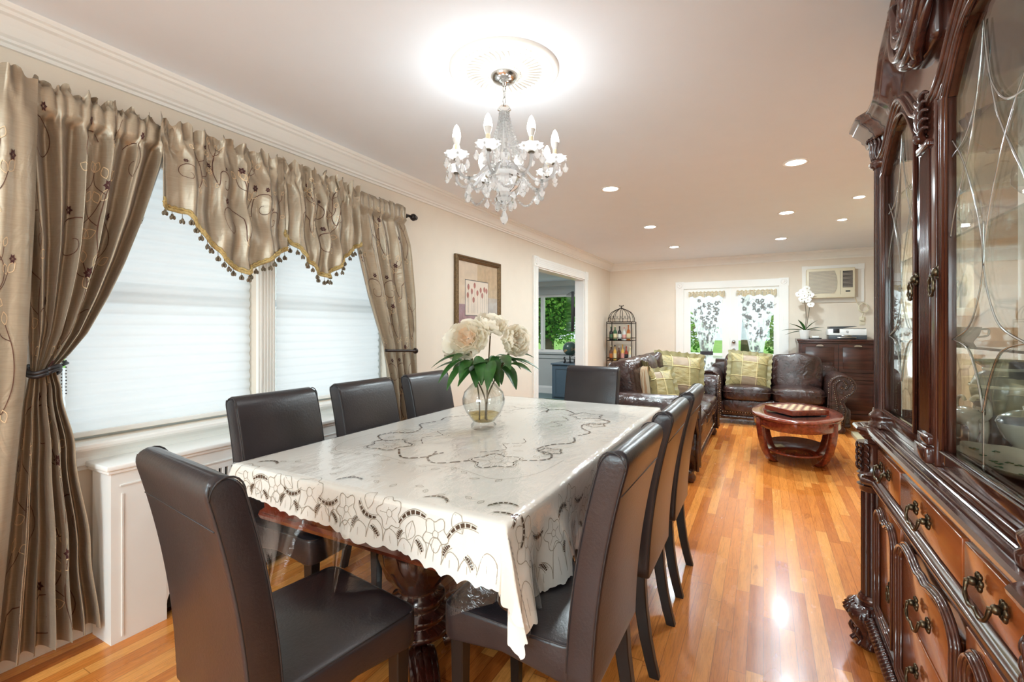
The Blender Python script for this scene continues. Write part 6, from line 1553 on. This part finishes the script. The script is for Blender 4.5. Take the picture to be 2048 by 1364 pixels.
sheer(D1[0], D1[1], 'sheer flower-print curtain gathered on the left french door', 3)
sheer(D2[0], D2[1], 'sheer flower-print curtain gathered on the right french door', 8)
# birdcage bottle stand
CXX, CYX = -2.20, 8.18
r = thing('bottle_stand', 'bronze birdcage-shaped bottle stand in the back corner', 'shelf', (CXX, CYX, 0)); cage = r
hwx, hwy = .215, .16
m = MB()
for sx in (-1, 1):
    for sy in (-1, 1): m.tube([(sx * hwx, sy * hwy, 0), (sx * hwx, sy * hwy, 1.385)], .008, 6)
m.build('post', M['iron'], r)
for z_ in (.36, .71, 1.06, 1.385):
    m = MB(); P_ = [(-hwx, -hwy, z_), (hwx, -hwy, z_), (hwx, hwy, z_), (-hwx, hwy, z_), (-hwx, -hwy, z_)]
    for dz in ((0, .045) if z_ < 1.3 else (0, -.03)): m.tube([(p[0], p[1], p[2] + dz) for p in P_], .006, 6)
    if z_ < 1.3: m.box((-hwx, -hwy, z_ - .006), (hwx, hwy, z_ - .001))
    m.build('shelf_tray' if z_ < 1.3 else 'top_ring', M['iron'], r)
apex = V(0, 0, 1.64)
for k in range(12):
    a = 2 * PI * k / 12 + .26; ex, ey = hwx * max(-1, min(1, 1.25 * math.cos(a))), hwy * max(-1, min(1, 1.25 * math.sin(a)))
    MB().tube(smooth_path([(ex, ey, 1.385), (ex * 1.0, ey * 1.0, 1.45), (ex * .80, ey * .80, 1.54), (ex * .40, ey * .40, 1.595), (ex * .08, ey * .08, 1.625), (0, 0, 1.645)], 4), .0048, 5).build('dome_rib', M['iron'], r)
m = MB()
for k in range(6):
    x = -.17 + k * .068
    for s_ in (1, -1): m.tube([(x + s_ * (.020 - .0022 * i) * math.sin(i * .8) + s_ * .012, -hwy * (1 - .15 * (i / 8)), 1.42 + .008 * i + (.016 - .0015 * i) * math.cos(i * .8)) for i in range(9)], .0034, 5)
m.build('scrollwork', M['iron'], r)
m = MB()
for s_ in (1, -1): m.tube([(s_ * (.012 + .018 * (1 - math.cos(t)) * .6 + .010 * math.sin(t)), 0, 1.66 + .018 * math.sin(t * .9)) for t in [4.2 * i / 12 for i in range(13)]], .004, 5)
m.ball((0, 0, 1.655), (.010, .010, .02), 8, 6); m.build('finial', M['iron'], r)
for k in range(14):
    pass
cols_ = {'green': (52, 92, 62), 'dark': (34, 30, 34), 'clear': (210, 214, 208), 'amber': (176, 96, 40), 'gold': (214, 170, 84), 'pink': (214, 150, 140), 'brown': (86, 46, 30), 'red': (150, 46, 34), 'cream': (220, 204, 160)}
BM = {k_: plain('bottle_%s_glass' % k_, lin(c_), .12, var=.05, coat=.6) for k_, c_ in cols_.items()}
def bottle(x, y, z, h, R, body, cap, lab, desc):
    r = thing('liquor_bottle', desc, 'bottle', (x, y, z)); m = MB()
    m.lathe([(R * .9, 0), (R, .008), (R, h * .55), (R * .85, h * .64), (R * .35, h * .74), (R * .32, h * .92), (R * .38, h * .94)], 14); m.build('glass_body', BM[body], r)
    MB().lathe([(R * .40, h * .90), (R * .40, h), (0, h)], 10).build('cap', BM[cap], r)
    MB().lathe([(R * 1.02, h * .12), (R * 1.02, h * .46)], 14, cap=False).build('label', BM[lab], r)
top_ = [(-.165, 'dark', 'green', 'green', 'dark bottle with a green label at the left end of the cage\'s upper shelf'), (-.095, 'green', 'cream', 'cream', 'green bottle with cream label, second from left on the upper shelf'), (-.015, 'dark', 'dark', 'clear', 'squat black-capped bottle in the middle of the upper shelf'),
        (.065, 'clear', 'pink', 'pink', 'clear bottle with pink label, second from right on the upper shelf'), (.14, 'amber', 'amber', 'cream', 'orange bottle at the right end of the upper shelf')]
for i, (x, b_, c_, l_, d_) in enumerate(top_): bottle(CXX + x, CYX - .06, 1.061, [.24, .26, .25, .23, .27][i], .034, b_, c_, l_, d_)
low_ = [(-.17, 'brown', 'cream', 'amber', 'brown bottle with white cap at the left end of the lower shelf'), (-.10, 'gold', 'dark', 'cream', 'pale gold bottle, second from left on the lower shelf'), (-.03, 'brown', 'clear', 'brown', 'dark brown bottle in the middle of the lower shelf'),
        (.035, 'gold', 'gold', 'pink', 'tall yellow-necked bottle on the lower shelf'), (.10, 'red', 'red', 'dark', 'red bottle with dark label on the lower shelf'), (.165, 'cream', 'cream', 'clear', 'thin cream bottle at the right end of the lower shelf')]
for i, (x, b_, c_, l_, d_) in enumerate(low_): bottle(CXX + x, CYX - .05, .711, [.26, .27, .25, .28, .25, .24][i], .030, b_, c_, l_, d_)
# study: blue cabinet, globe, television
M['bluecab'] = plain('slate_blue_cabinet', lin((84, 100, 112)), .4, var=.03)
r = thing('side_cabinet', 'slate blue cabinet in the study under the globe', 'cabinet', (-3.02, 8.10, 0))
m = MB(); m.box((-.37, -.22, .0), (.36, .30, .615)); m.build('case', M['bluecab'], r); MB().box((-.39, -.245, .615), (.38, .32, .64), bev=.005).build('cabinet_top', M['bluecab'], r)
for x0 in (-.34, .01):
    m = MB(); m.box((x0, -.232, .04), (x0 + .32, -.22, .59)); 
    rect_frame(m, x0, x0 + .32, -.24, -.2321, .04, .59, .05, .05)
    m.build('door', M['bluecab'], r)
g = N('antique_globe_map'); v = g.coords((1, 1, 1)); nf = g.noise(v, 9, 4, .5); g.l(g.ramp(nf, [(.0, lin((58, 78, 74))), (.57, lin((66, 88, 82))), (.60, lin((176, 140, 96))), (.8, lin((150, 104, 70)))]), g.p.inputs['Base Color']); g.p.inputs['Roughness'].default_value = .3; M['globe'] = g.m
r = thing('globe', 'dark green antique globe on the slate cabinet in the study', 'globe', (-3.10, 8.02, .641))
MB().ball((0, 0, .265), .128, 32, 20).build('sphere', M['globe'], r)
MB().tube([(.140 * math.sin(a), 0, .265 + .140 * math.cos(a)) for a in [.4 + 2.6 * i / 20 for i in range(21)]], .005, 6).tube([(0, 0, .10), (0, 0, .14)], .008, 8).build('meridian', M['antique'], r)
MB().lathe([(.075, 0), (.07, .012), (.03, .02), (.015, .04), (.012, .12)], 20).build('stand', M['black'], r)
for i, dx in enumerate((-.10, .12)):
    q_ = thing('bookend', 'small black bookend ' + ('left' if i == 0 else 'right') + ' of the globe stand', 'bookend', (-3.10 + dx, 7.99, .641)); MB().tube(smooth_path([(0, 0, 0), (.02 if i == 0 else -.02, 0, .05), (0, 0, .09), (.02 if i == 0 else -.02, 0, .11)], 4), [.022, .02, .018, .018, .017, .017, .016, .016, .014, .013, .012, .011, .008], 8).build('figure', M['black'], q_)
M['screen'] = plain('black_glossy_screen', lin((16, 18, 18)), .06, coat=1, var=0)
a0, b0 = V(-3.05, 7.72, 0), V(-2.70, 7.05, 0); d_ = (b0 - a0).normalized(); L_ = (b0 - a0).length; ang = math.atan2(d_.y, d_.x)
r = thing('television', 'wall-mounted black television angled beside the study window', 'television', (a0.x, a0.y, 1.22), ang)
MB().box((0, 0, 0), (L_, .045, .64), bev=.006).build('housing', M['black'], r)
MB().box((.012, -.002, .022), (L_ - .012, .001, .628)).build('screen', M['screen'], r)
MB().box((L_ * .5, .045, .25), (L_ * .5 + .06, .10, .40)).build('wall_bracket', M['black'], r)
